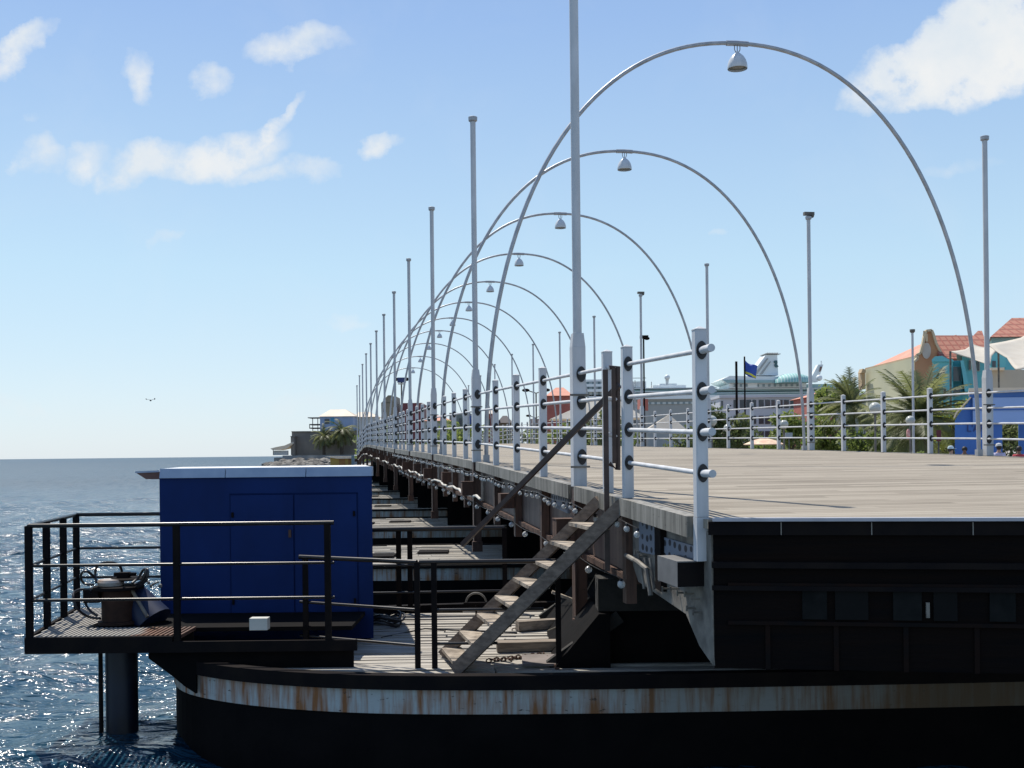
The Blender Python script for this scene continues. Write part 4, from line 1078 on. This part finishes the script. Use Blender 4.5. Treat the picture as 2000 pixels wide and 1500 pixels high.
part(tb, 'upper_wall', M('pale_aqua', (.35,.5,.48), scale=.3), (1936,658.5,2050,700,TD+5,12), (1905,668,1935,694,TD+5,8))
# beige house far right
bh = thing('beige_house', 'pale beige house with balcony at the right edge below the sail canopy', 'house', at(1970,870,95))
part(bh, 'wall', M('beige_plaster', (.5,.43,.33), (.44,.38,.3), scale=.3, rough=.85), (1936,722,2080,880,95,9)); part(bh, 'balcony', canvas, (1934,718,1962,722,94,2)); part(bh, 'window', wallglass, (1938,705,1945,717,97.9,.1))
part(bh, 'upper_wall', tq, (1934,690,1964,717.9,98,6))
# sail canopies
def sail(label, corners, D, sag, name='sail_canopy'):
    root = thing(name, label, 'canopy', at(corners[0][0], 880, D)); m = MB(); n = 12; grid = []
    P = [at(x, y, d) for x, y, d in corners]
    for i in range(n+1):
        for j in range(n+1):
            u, v = i/n, j/n; p = P[0]*(1-u)*(1-v)+P[1]*u*(1-v)+P[2]*u*v+P[3]*(1-u)*v
            s = sag*4*((u*(1-u))+(v*(1-v)))*.5; cu = .10*math.sin(math.pi*v); c_ = (P[0]+P[1]+P[2]+P[3])/4
            e = max(abs(2*u-1), abs(2*v-1)); k_ = 1-.18*(1-min(abs(2*u-1), abs(2*v-1)))*e
            p = c_+(p-c_)*k_; grid.append((p.x, p.y, p.z-s))
    m.add(grid, [(i*(n+1)+j, (i+1)*(n+1)+j, (i+1)*(n+1)+j+1, i*(n+1)+j+1) for i in range(n) for j in range(n)])
    o = m.build('sail', canvas, root, smooth=True); md = o.modifiers.new('th', 'SOLIDIFY'); md.thickness = .04
    for k in (0, 2):
        p = P[k]; m = MB(); m.tube([(p.x,p.y,GZ),(p.x,p.y,p.z)], .06, 8); m.build('mast', greyp, root)
sail('small white sail canopy behind the tall landward pole', [(1856,686,62),(1934,712,60),(1950,676,66),(1900,672,70)], 62, .15)
sail('large white sail canopy at the right edge above the blue kiosk', [(1930,672,56),(1985,722,50),(2110,690,52),(2040,630,64)], 56, .3)
# blue kiosk
KD = 42
ks = thing('blue_kiosk', 'bright blue kiosk with pale roof edge and dark lettering behind the landward railing', 'kiosk', at(1930,880,KD))
kb = M('kiosk_blue', (.05,.17,.5), (.04,.13,.42), scale=.5, rough=.6); kl = M('kiosk_light_blue', (.3,.44,.78), (.26,.4,.7), scale=.6, rough=.6)
m = MB(); m.pprism([(1865,822),(1870,812),(1898,776),(1904,770),(1935,768),(1935,960),(1865,960)], KD, .25); m.build('side_wall', kb, ks)
m = MB(); m.pprism([(1862,816),(1866,806),(1895,775),(1897,776.5),(1868.5,807),(1865,817)], KD-.2, .35); m.build('roof_trim', canvas, ks)
part(ks, 'signboard', kl, (1900,776,2060,826,KD-.15,.14), ); part(ks, 'signboard_line', kb, (1900,798,2060,801,KD-.19,.03))
part(ks, 'upper_band', kb, (1894,764,2060,775.8,KD-.1,3)); part(ks, 'roof', canvas, (1892,757,2070,763.8,KD-.35,3.6))
part(ks, 'pillar', kb, (1940,826.2,1958,960,KD,.3)); part(ks, 'pillar', kb, (2020,826.2,2036,960,KD,.3)); part(ks, 'rear_wall', kb, (1990,826.2,2036,960,KD+2.8,.2))
fc = bpy.data.curves.new('lettering', 'FONT'); fc.body = "L'APO"; fc.size = .36; fc.extrude = .005
fo = bpy.data.objects.new('tmp', fc); C.objects.link(fo); bpy.context.view_layer.update()
tm = bpy.data.meshes.new_from_object(fo.evaluated_get(bpy.context.evaluated_depsgraph_get())); bpy.data.objects.remove(fo)
tm.materials.clear(); tm.materials.append(M('letter_navy', (.03,.04,.16), rough=.6)); lo_ = bpy.data.objects.new('lettering', tm); C.objects.link(lo_); lo_.parent = ks
lp = at(1888, 843, KD-.03); lo_.location = lp - ks.location; lo_.rotation_euler = (R(90), 0, 0)
# flagpoles and flag
def pole_obj(name, label, px, y0, y1, D, r, mat, cat, head=None):
    root = thing(name, label, cat, gnd(px, D)); m = MB(); a = at(px, y0, D); m.tube([(a.x,a.y,GZ),a], r, 8); m.build('pole', mat, root, smooth=True)
    if head: head(root, a)
    return root
pole_obj('bare_post', 'bare dark wooden post standing left of the flag', 1438, 706, 0, 130, .14, darkst, 'post')
def flag(root, a):
    n = 10; vs = []
    for i in range(n+1):
        for j in range(7):
            x = i/n; z = j/6; vs.append((a.x+.1+x*1.15+ (1-z)*.2*x, a.y+.18*math.sin(x*7+z*2), a.z-.4-z*(1.5-.1*x)-x*.75-.12*math.sin(x*5)))
    fs = [(i*7+j, (i+1)*7+j, (i+1)*7+j+1, i*7+j+1) for i in range(n) for j in range(6)]
    m = MB(); m.add(vs, fs); mt = bpy.data.materials.new('flag_cloth'); mt.use_nodes = True; w = NT(mt.node_tree); b_ = w.n['Principled BSDF']
    tc = w.n.new('ShaderNodeTexCoord'); sp = w.n.new('ShaderNodeSeparateXYZ'); w.l.new(tc.outputs['Generated'], sp.inputs[0])
    z = w.math('ADD', sp.outputs[2], w.math('MULTIPLY', sp.outputs[0], .32))
    yel = w.math('MULTIPLY', w.math('GREATER_THAN', z, .3), w.math('LESS_THAN', z, .42))
    w.l.new(w.mix(yel, (.02,.07,.38), (.6,.55,.05)), b_.inputs['Base Color'])
    o = m.build('flag', mt, root, smooth=True); md = o.modifiers.new('th', 'SOLIDIFY'); md.thickness = .02
    m = MB(); m.ball(a, .09, 8, 6); m.build('finial', canvas, root, smooth=True)
pole_obj('flagpole', 'dark flagpole flying a blue flag with a yellow band and white stars', 1454, 697, 0, 125, .09, darkst, 'flagpole', flag)
def capd(root, a): MB().lathe([(.07,0),(.11,.05),(.11,.14)], a, 10).build('cap', greyp, root)
pole_obj('thin_mast', 'thin pale capped mast in front of the big palm', 1782, 650, 0, 46, .05, white, 'pole', capd)
def lamph(root, a):
    m = MB(); m.box(a.x-.2,a.x+.25,a.y-.15,a.y+.15,a.z,a.z+.16); m.ball(a+Vector((.18,0,.0)), .16, 10, 6, .6); m.build('lamp_head', darkst, root)
pole_obj('street_lamp', 'thin dark street lamp with one small head right of the stair gate', 1257, 661, 0, 62, .045, darkst, 'street lamp', lamph)
def twin(root, a):
    m = MB(); m.tube([a+Vector((-.9,0,.3)), a+Vector((0,0,0)), a+Vector((.9,0,.3))], .06, 6); m.build('arm', greyp, root)
    for s in (-1, 1): MB().ball(a+Vector((s*1.0,0,.3)), .38, 10, 6, .45).build('lamp_head', darkst, root)
pole_obj('street_lamp', 'twin-headed street lamp seen through the seaward railing', 1047, 768, 0, 110, .07, greyp, 'street lamp', twin)
pole_obj('street_lamp', 'short twin-headed street lamp beside the dark roof', 1046, 816, 0, 160, .07, greyp, 'street lamp', twin)
def globe(label, px, py, D, r=.27, extra=None):
    root = thing('globe_lamp', label, 'lamp', gnd(px, D), group='globe lamps behind the landward railing'); c = at(px, py, D); m = MB(); m.tube([(c.x,c.y,GZ),(c.x,c.y,c.z-r*.8)], .045, 8); m.build('pole', greyp, root)
    m = MB(); m.ball(c, r, 18, 12); m.build('globe', M('milky_globe', (.55,.55,.5), (.42,.43,.38), scale=2, rough=.15) if 'milky_globe' not in bpy.data.materials else bpy.data.materials['milky_globe'], root, smooth=True)
    m = MB(); m.lathe([(r*.45,-r*1.05),(r*.5,-r*.85)], c, 12); m.build('collar', greyp, root)
globe('round white globe lamp just right of the near railing post', 1390, 822, 46, .22); globe('globe lamp low behind the second visible landward post', 1421, 836, 52, .18)
globe('globe lamp in front of the bush left of the second landward pole', 1531, 829, 50, .2); globe('largest globe lamp, left of the landward post beside the big palm', 1709, 797, 44, .23)
globe('globe lamp right behind the upper bar in front of the big palm', 1776, 803, 52, .22); globe('lower bright globe lamp in front of the big palm', 1778, 821, 44, .18)
# flood light cluster on mast beyond the bridge
fm = thing('floodlight_mast', 'mast with a blue cluster of floodlights above the far end of the bridge', 'floodlight', gnd(784, 104))
c = at(784, 744, 104); MB().tube([(c.x,c.y,GZ),c], .07, 6).build('pole', greyp, fm); MB().box(c.x-.35,c.x+.4,c.y-.3,c.y+.3,c.z-.15,c.z+.3).build('light_box', M('navy_box', (.03,.05,.16), rough=.5), fm)
for s in (-.5, .52): MB().ball((c.x+s,c.y,c.z+.15), .17, 8, 6).build('lamp_head', darkst, fm)
MB().box(c.x-.3,c.x+.2,c.y-.2,c.y+.2,c.z-.32,c.z-.22).build('underside', canvas, fm)
# trees and palms on the landward bank
tree(gnd(1408,58), 3.9, 1.6, foil[1], 'dark round shrub-tree just right of the near railing post', seed=3)
tree(gnd(1440,66), 3.4, 1.4, foil[1], 'dark leafy tree under the bare post and the flag', seed=4)
tree(gnd(1500,60), 2.2, 1.2, foil[0], 'low green tree behind the beige umbrella', seed=5)
tree(gnd(1545,58), 3.4, 1.15, foil[0], 'bright green tree left of the second landward pole', seed=6)
tree(gnd(1608,64), 3.6, 1.5, foil[0], 'mid green tree right of the second landward pole', seed=7)
tree(gnd(1632,72), 5.8, 1.8, foil[0], 'tall light green feathery tree left of the first palm', seed=8)
tree(gnd(1690,60), 2.9, 1.3, foil[0], 'yellow-green tree between the two palms', seed=9)
tree(gnd(1735,66), 3.5, 1.7, foil[1], 'dark spreading tree left of the big palm', seed=10)
tree(gnd(1575,80), 3.2, 1.5, foil[1], 'dark tree in front of the red pavilion', seed=21)
tree(gnd(1470,85), 2.4, 1.5, foil[0], 'low green tree in front of the office windows', seed=22)
tree(gnd(1862,56), 3.8, 1.5, foil[2], 'yellow-green bush-tree left of the blue kiosk', seed=11)
tree(gnd(1975,55), 3.4, 1.5, foil[1], 'dark tree seen under the kiosk signboard', seed=12)
tree(gnd(1742,38), 1.6, .62, foil[2], 'bright yellow-green bush behind the railing below the big palm', n=900, size=.06, seed=13, name='bush')
tree(gnd(1790,38), 1.7, .7, foil[0], 'green strappy bush beside the yellow-green bush', n=900, size=.06, seed=14, name='bush')
palm(gnd(1662,62), 4.0, 2.3, 'feathery palm behind the railing, left of the yellow building', 2, 44)
palm(gnd(1797,50), 2.9, 2.9, 'big spreading palm in front of the yellow and orange buildings', 5, 60)
tree(gnd(1875,60), 3.2, 1.3, palmf, 'dark bush between the big palm and the blue kiosk', seed=15)
for i, (px_, D_, h_, r_, mt, lb) in enumerate(((1100,110,4.2,2.6,0,'green tree under the white roof, left'), (1135,112,4.6,2.4,1,'dark green tree under the white roof, middle'), (1180,100,5.2,2.0,1,'bushy tree between the tall pole and the gate'),
                                   (1015,140,4,3,1,'far dark tree below the twin street lamp'), (905,130,5,3,0,'far green tree between the railing posts beside the blue house'), (870,135,4,3,1,'far dark tree left of the blue house'), (735,112,4.5,2.2,0,'green tree left of the tan tower'), (795,118,3.8,2.4,1,'dark tree below the floodlights'), (1345,90,3.6,2.0,1,'dark tree right of the white tent'), (1230,85,3.2,1.8,0,'low tree left of the white tent'))):
    tree(gnd(px_, D_), h_, r_, foil[mt], lb, n=900, size=r_*.1, seed=40+i, group='far trees on the bank')
# canopies, tents
def tent(label, px, peak, eave, x0, x1, D, mat=canvas):
    root = thing('white_tent', label, 'tent', gnd(px, D)); a, b_, p = at(x0,eave,D), at(x1,eave,D), at(px,peak,D+2.5)
    d = b_.x-a.x; m = MB(); z = a.z; m.add([(a.x,D,z),(b_.x,D,z),(b_.x,D+d*.6,z),(a.x,D+d*.6,z),(p.x,D+d*.3,p.z)], [(0,1,4),(1,2,4),(2,3,4),(3,0,4)])
    o = m.build('roof', mat, root); md = o.modifiers.new('th','SOLIDIFY'); md.thickness = .05
    for x in (a.x+.1, b_.x-.1):
        MB().box(x-.05,x+.05,D+.05,D+.15,GZ,z-.06).build('leg', greyp, root)
tent('white peaked tent behind the middle of the landward railing', 1300, 811, 843, 1258, 1345, 75)
tent('big white tent roof behind the seaward posts, left of the gate', 1190, 768, 818, 1075, 1260, 125)
tent('small white tent right of the near railing post', 1383, 846, 856, 1370, 1400, 60)
um = thing('cafe_umbrella', 'beige striped umbrella low behind the landward railing', 'umbrella', gnd(1492, 52)); c = at(1492, 857, 52)
MB().lathe([(.95,-.28),(.96,-.25),(.5,-.06),(.03,.04)], c, 12).build('canopy', M('beige_stripe', (.75,.6,.42), (.6,.35,.25), scale=3, rough=.8), um); MB().tube([(c.x,c.y,GZ),c], .025, 6).build('pole', greyp, um)
sg = thing('notice_sign', 'small blank white notice board on a post left of the second landward pole', 'sign', gnd(1541, 34)); MB().pbox(1534,845,1548,856,34,.03).build('board', M('sign_grey', (.5,.5,.5), rough=.6), sg); c = at(1541,856,34.05); MB().tube([(c.x,34.05,GZ),c], .02, 6).build('post', greyp, sg)
lb = thing('life_ring_stand', 'red and white rescue float hanging from the globe lamp pole', 'float', gnd(1774, 43)); c = at(1774,848,43)
MB().lathe([(.03,-.2),(.07,-.12),(.07,.12),(.03,.2)], c, 10).build('float', M('red_white', (.75,.5,.45), (.6,.1,.08), scale=9, rough=.5), lb, smooth=True)
# centre far buildings
def house(name, label, x0, y0, x1, D, mat, roof=None, wins=0, cat='building', ridge=None):
    root = thing(name, label, cat, at((x0+x1)/2, 880, D)); part(root, 'wall', mat, (x0,y0,x1,886,D,8))
    if roof:
        hip(root, x0-2, x1+2, y0, ridge, x0+(x1-x0)*.35, x0+(x1-x0)*.65, D-.5, 9, roof)
    for k in range(wins):
        x = x0+(x1-x0)*(k+.4)/wins; part(root, 'window', wallglass, (x, y0+(880-y0)*.15, x+(x1-x0)*.35/wins, y0+(880-y0)*.35, D-.08, .07))
    return root
brick = bpy.data.materials['brick_red']; dred = M('dark_red_wall', (.16,.035,.04), (.12,.03,.035), scale=.4); tan_ = M('tan_wall', (.26,.22,.15), (.2,.17,.12), scale=.3); drf = M('dark_roof', (.05,.045,.05), rough=.8)
grw = M('grey_house_wall', (.2,.22,.2), (.16,.18,.16), scale=.3); blw = M('blue_house_wall', (.06,.1,.28), scale=.3)
house('red_hall', 'red building with salmon hip roof seen between the seaward posts', 1068, 773, 1118, 150, brick, salmon, 0, ridge=757)
house('dark_red_block', 'flat-roofed dark red block beyond the far railing', 786, 787, 825, 150, dred)
tw = house('tan_tower', 'tan stone tower house with small pointed roof beyond the far end of the bridge', 745, 786, 772, 150, tan_); m = MB(); m.pprism([(745,787),(753,777),(758,772),(764,772),(764,777),(771,773),(772,787)], 150, 7); m.build('roof', tan_, tw)
house('grey_house', 'grey-green house behind the white posts, left of the blue house', 878, 806, 918, 140, grw, None, 3); house('blue_house', 'narrow blue house behind the seaward posts', 915, 812, 930, 139, blw, None, 1)
house('brick_house', 'reddish house under a white gable between the seaward posts', 950, 808, 970, 145, brick, canvas, 2, ridge=800); house('dark_roof_house', 'low house with a broad dark roof, left of the twin lamp', 972, 826, 1000, 150, tan_, drf, 2, ridge=812)
house('cream_house', 'cream building below the twin street lamp', 1035, 818, 1072, 155, M('cream_wall', (.55,.53,.46), scale=.3), None, 4); house('pale_house', 'pale low building at the far end of the bridge', 828, 822, 880, 140, M('pale_wall', (.42,.42,.4), scale=.3), salmon, 4, ridge=812)
house('long_wall', 'long grey quay building far behind the landward railing', 1195, 800, 1255, 170, shd, None, 6)
# quay crane red patch
rc = thing('red_container', 'rusty red container stack in front of the ship hull', 'container', at(1256,860,250)); part(rc, 'container', brick, (1250,779,1266,802,250,5)); part(rc, 'container', shd, (1250,802.2,1266,884,250,5))

# people behind the railing
def person(label, px, ytop, D, shirt, trousers, skin, hair, hat=None, turn=0.0, arm=0.3, bag=None):
    base = gnd(px, D); zt = zof(px, ytop, D); h = max(1.55, min(1.85, zt-GZ)); base.z = zt-h
    root = thing('person', label, 'person', base, turn, local=True); s = h/1.75
    def sk(name, V, E, rad, mat, par, root_i=0):
        me = bpy.data.meshes.new(name); me.from_pydata([Vector(v)*s for v in V], E, []); ob = bpy.data.objects.new(name, me); C.objects.link(ob); ob.parent = par; me.materials.append(mat)
        md = ob.modifiers.new('skin', 'SKIN'); md.use_smooth_shade = True
        for i, r_ in enumerate(rad): me.skin_vertices[0].data[i].radius = (r_[0]*s, r_[1]*s) if hasattr(r_, '__len__') else (r_*s, r_*s)
        me.skin_vertices[0].data[root_i].use_root = True
        sb_ = ob.modifiers.new('sub', 'SUBSURF'); sb_.levels = sb_.render_levels = 1; return ob
    V = [(0,0,.95),(0,0,1.15),(0,0,1.38),(0,0,1.5),(0,-.01,1.6),(0,0,1.7), (.17,0,1.4),(.23,.02,1.15),(.2,-.1*arm*3,.92),(.19,-.14*arm*3,.84), (-.17,0,1.4),(-.23,.02,1.15),(-.2,-.06,.92),(-.19,-.08,.84),
         (.09,0,.88),(.1,-.02,.5),(.1,.02,.09),(.1,-.14,.04), (-.09,0,.88),(-.1,.02,.5),(-.1,.04,.09),(-.1,-.12,.04)]
    E = [(0,1),(1,2),(2,3),(3,4),(4,5),(2,6),(6,7),(7,8),(8,9),(2,10),(10,11),(11,12),(12,13),(0,14),(14,15),(15,16),(16,17),(0,18),(18,19),(19,20),(20,21)]
    rad = [(.14,.1),(.13,.1),(.14,.1),.05,(.075,.095),(.06,.08),.055,.042,.033,.03,.055,.042,.033,.03,.085,.06,.042,.035,.085,.06,.042,.035]
    body = sk('body', V, E, rad, skin, root)
    sk('shirt', [(0,0,.93),(0,0,1.15),(0,0,1.38),(0,0,1.46),(.17,0,1.41),(.235,.02,1.17),(-.17,0,1.41),(-.235,.02,1.17)], [(0,1),(1,2),(2,3),(2,4),(4,5),(2,6),(6,7)], [(.16,.12),(.15,.12),(.16,.12),.08,.075,.062,.075,.062], shirt, root)
    sk('trousers', [(0,0,.95),(.09,0,.88),(.1,-.02,.5),(.1,.02,.12),(-.09,0,.88),(-.1,.02,.5),(-.1,.04,.12)], [(0,1),(1,2),(2,3),(0,4),(4,5),(5,6)], [(.15,.12),.1,.075,.06,.1,.075,.06], trousers, root)
    m = MB(); m.ball((0,.02*s,1.67*s), .105*s, 12, 8, 1.0); m.build('hair', hair, root, smooth=True)
    if hat:
        m = MB(); m.lathe([(.11*s,1.70*s),(.115*s,1.74*s),(.09*s,1.8*s),(.02*s,1.82*s)], n=14); m.box(-.08*s,.08*s,-.2*s,-.08*s,1.70*s,1.715*s); m.build('cap', hat, root, smooth=True)
sk1 = M('skin_brown', (.2,.11,.07), rough=.5); sk2 = M('skin_tan', (.45,.28,.2), rough=.5); hb = M('hair_dark', (.015,.012,.01), rough=.6)
PM = lambda n, c: M(n, c, rough=.85, scale=6)
person('person in a light blue shirt, leftmost in front of the blue kiosk', 1857, 874, 40, PM('shirt_blue', (.25,.5,.65)), PM('trouser_navy', (.03,.04,.08)), sk2, hb, PM('cap_pale', (.5,.62,.7)), .5)
person('person in a dark maroon top beside the one in light blue', 1884, 873, 41, PM('shirt_maroon', (.1,.03,.04)), PM('trouser_black', (.02,.02,.02)), sk1, hb, None, -.4)
person('person with dark hair half hidden left of the landward pole', 1915, 879, 40, PM('shirt_cream', (.55,.45,.36)), PM('trouser_grey', (.1,.1,.1)), sk2, hb, None, 2.8)
person('person in a lavender shirt and pale cap right of the landward pole', 1951, 869, 40, PM('shirt_lavender', (.5,.48,.65)), PM('trouser_blue', (.04,.06,.12)), sk2, hb, PM('cap_white', (.7,.7,.68)), 3.0)
person('person in a red shirt at the right edge of the photo', 1990, 872, 39, PM('shirt_red', (.45,.05,.06)), PM('trouser_tan', (.2,.16,.1)), sk1, hb, None, 3.1)
# red letter box and parked umbrella post near the bushes
rbx = thing('red_box', 'small dark red box on a post behind the railing, left of the blue kiosk', 'box', gnd(1833, 44)); part(rbx, 'box', M('box_red', (.22,.05,.04), rough=.5), (1829,840,1838,862,44,.3)); part(rbx, 'post', greyp, (1832,862.2,1835,925,44.1,.08))
# ------------------------------------------------------------------ the far headland on the left
HD = 300
stone = M('fort_stone', (.27,.235,.2), (.17,.155,.14), scale=.25, rough=.95, detail=8)
hl = MB(); a, b_ = at(553,889,HD-6), at(720,889,HD-6)
hl.box(at(535,890,HD-6).x, -30, HD-6, HD+60, -.5, 2.35); struct(hl.build('headland', groundm))
qw = MB(); qw.box(a.x, at(692,890,HD-6).x, HD-6.8, HD-6.02, .4, at(620,889,HD-6).z); tag(qw.build('quay_wall', M('quay_concrete', (.3,.3,.29), (.2,.2,.2), scale=.5)), 'low concrete wall between the rocks and the fort', 'wall')
ft = thing('fort', 'grey stone fort with plain walls beyond the rocks on the far point', 'fort', at(630,888,HD))
m = MB(); m.pbox(570,843,704,889,HD,16); m.build('wall', stone, ft)
m = MB(); m.pbox(569,841.5,704,843,HD-.3,16.6); m.build('parapet', M('parapet_stone', (.26,.24,.2), scale=.4), ft)
m = MB(); m.pbox(568,853,575,889,HD-3,2.9); m.pbox(567,851.5,576,853,HD-3.2,3.1); m.build('bastion', stone, ft)
for x, y in ((606,850),(642,850),(682,856)):
    part(ft, 'loophole', M('pale_opening', (.6,.56,.48)) if x == 606 else bpy.data.materials['pale_opening'], (x,y,x+4,y+1.3,HD-.15,.14), (x,y+3,x+4,y+4.5,HD-.15,.14))
fh = thing('blue_fort_house', 'light blue house with cream hip roof on top of the stone fort', 'house', at(665,842,HD+4))
part(fh, 'wall', M('fort_house_blue', (.3,.38,.55), (.26,.34,.5), scale=.3), (625,813,690,841.4,HD+3,11)); hip(fh, 622, 694, 813.5, 800, 645, 675, HD+2.5, 12, M('cream_roof', (.6,.52,.4), (.5,.4,.32), scale=.3))
for b_ in ((634,818,643,828),): part(fh, 'door', wallglass, (*b_, HD+2.9, .09))
part(fh, 'shutter', M('shutter_blue', (.06,.3,.5)), (646,816,653,829,HD+2.9,.09))
part(fh, 'porch_roof', drf, (601,815,624.5,816.5,HD+3,6)); part(fh, 'porch_deck', drf, (604,828,624.5,830,HD+3,6), (604,835,624.5,837,HD+3,6)); part(fh, 'porch_post', drf, (610,816.6,611,841.4,HD+3.1,.4), (620,816.6,621,841.4,HD+3.1,.4), (604,828,605,837,HD+3,.4))
fh2 = thing('cream_fort_house', 'small cream-roofed house behind the blue one at the bridge end', 'house', at(705,842,HD+10)); part(fh2, 'wall', bpy.data.materials['cream_wall'], (694,814,735,885,HD+10,9)); hip(fh2, 690, 738, 814.5, 805, 700, 722, HD+9.5, 10, bpy.data.materials['cream_roof'])
palm(at(633,889,HD-4)-Vector((0,0,.3)), 5.0, 4.3, 'left of the two palms in front of the stone fort', 11, 40, 1.3)
palm(at(668,889,HD-4)-Vector((0,0,.3)), 6.6, 5.6, 'right and taller of the two palms in front of the stone fort', 12, 44, 1.3)
wt = thing('beach_canopy', 'white sloping canopy at the foot of the stone fort', 'canopy', at(550,888,HD-4))
m = MB(); m.pprism([(528,876),(540,873),(556,870),(572,863),(573,866),(560,876),(545,879),(532,879)], HD-4, 6); m.build('canopy', canvas, wt); part(wt, 'screen', M('screen_white', (.6,.6,.58)), (534,880,562,889,HD-3,1)); part(wt, 'leg', greyp, (533,878,534,889,HD-4.2,.2))
yk = thing('yellow_kiosk', 'low yellow building with white roof by the rocks at the far bridge end', 'building', at(668,905,HD-60))
part(yk, 'wall', M('yellow_wall', (.5,.3,.06), (.42,.24,.05), scale=.4), (645,894,688,912,HD-60,6)); part(yk, 'door', M('orange_door', (.4,.17,.04)), (662,896,674,912,HD-60.1,.09), (680,896,684,912,HD-60.1,.09))
m = MB(); m.pprism([(634,891.5),(687,891.5),(687,895.5),(660,896),(640,893)], HD-60.6, 7.4); m.build('roof', canvas, yk); part(yk, 'end_pillar', M('pillar_grey', (.2,.24,.26)), (686.5,890,692,914,HD-60.8,7.5))
m = MB(); q = random.Random(5)
for _ in range(420):
    px_ = q.uniform(522, 700); D_ = q.uniform(HD-52, HD-8) ; u = (D_-(HD-52))/44
    c = at(px_, 900, D_); c.z = -.1+u*1.2*min(1,(px_-515)/40)+q.uniform(-.2,.4); r_ = q.uniform(.5,1.5)
    n = 6; vs = []; 
    for i in range(4):
        for k in range(n):
            a = 2*math.pi*k/n; rr_ = r_*(.45,1,.85,.3)[i]*q.uniform(.75,1.2); vs.append((c.x+rr_*math.cos(a), c.y+rr_*math.sin(a), c.z+r_*(-.6,-.1,.4,.65)[i]))
    m.add(vs, [(i*n+k, i*n+(k+1) % n, (i+1)*n+(k+1) % n, (i+1)*n+k) for i in range(3) for k in range(n)]+[tuple(18+k for k in range(n))])
tag(m.build('rocks', M('rock', (.26,.24,.21), (.06,.055,.05), scale=.5, rough=.95, lo=.4, hi=.6)), 'pile of grey boulders sloping into the sea below the fort', 'rocks', kind='stuff')
# gull
gl = thing('gull', 'lone dark gull gliding over the sea on the left', 'bird', at(294,781,85)); c = at(294,782,85)
m = MB(); n = 9; pts = [c+Vector((0,.22*(k/4-1), .02*math.sin(k))) for k in range(n)]
m.tube(pts, [.008,.025,.04,.05,.055,.05,.04,.03,.012], 8)
for s in (-1, 1):
    P = [c, c+Vector((s*.16,.03,.07)), c+Vector((s*.3,.0,.06)), c+Vector((s*.36 if s < 0 else s*.3,.06,.16 if s > 0 else .14))]
    for a, b_ in zip(P, P[1:]): m.beam(a, b_, .09, .012)
m.build('body', M('gull_grey', (.1,.1,.11), rough=.7), gl)

for o in bpy.data.objects:
    if '_loc' in o: del o['_loc']
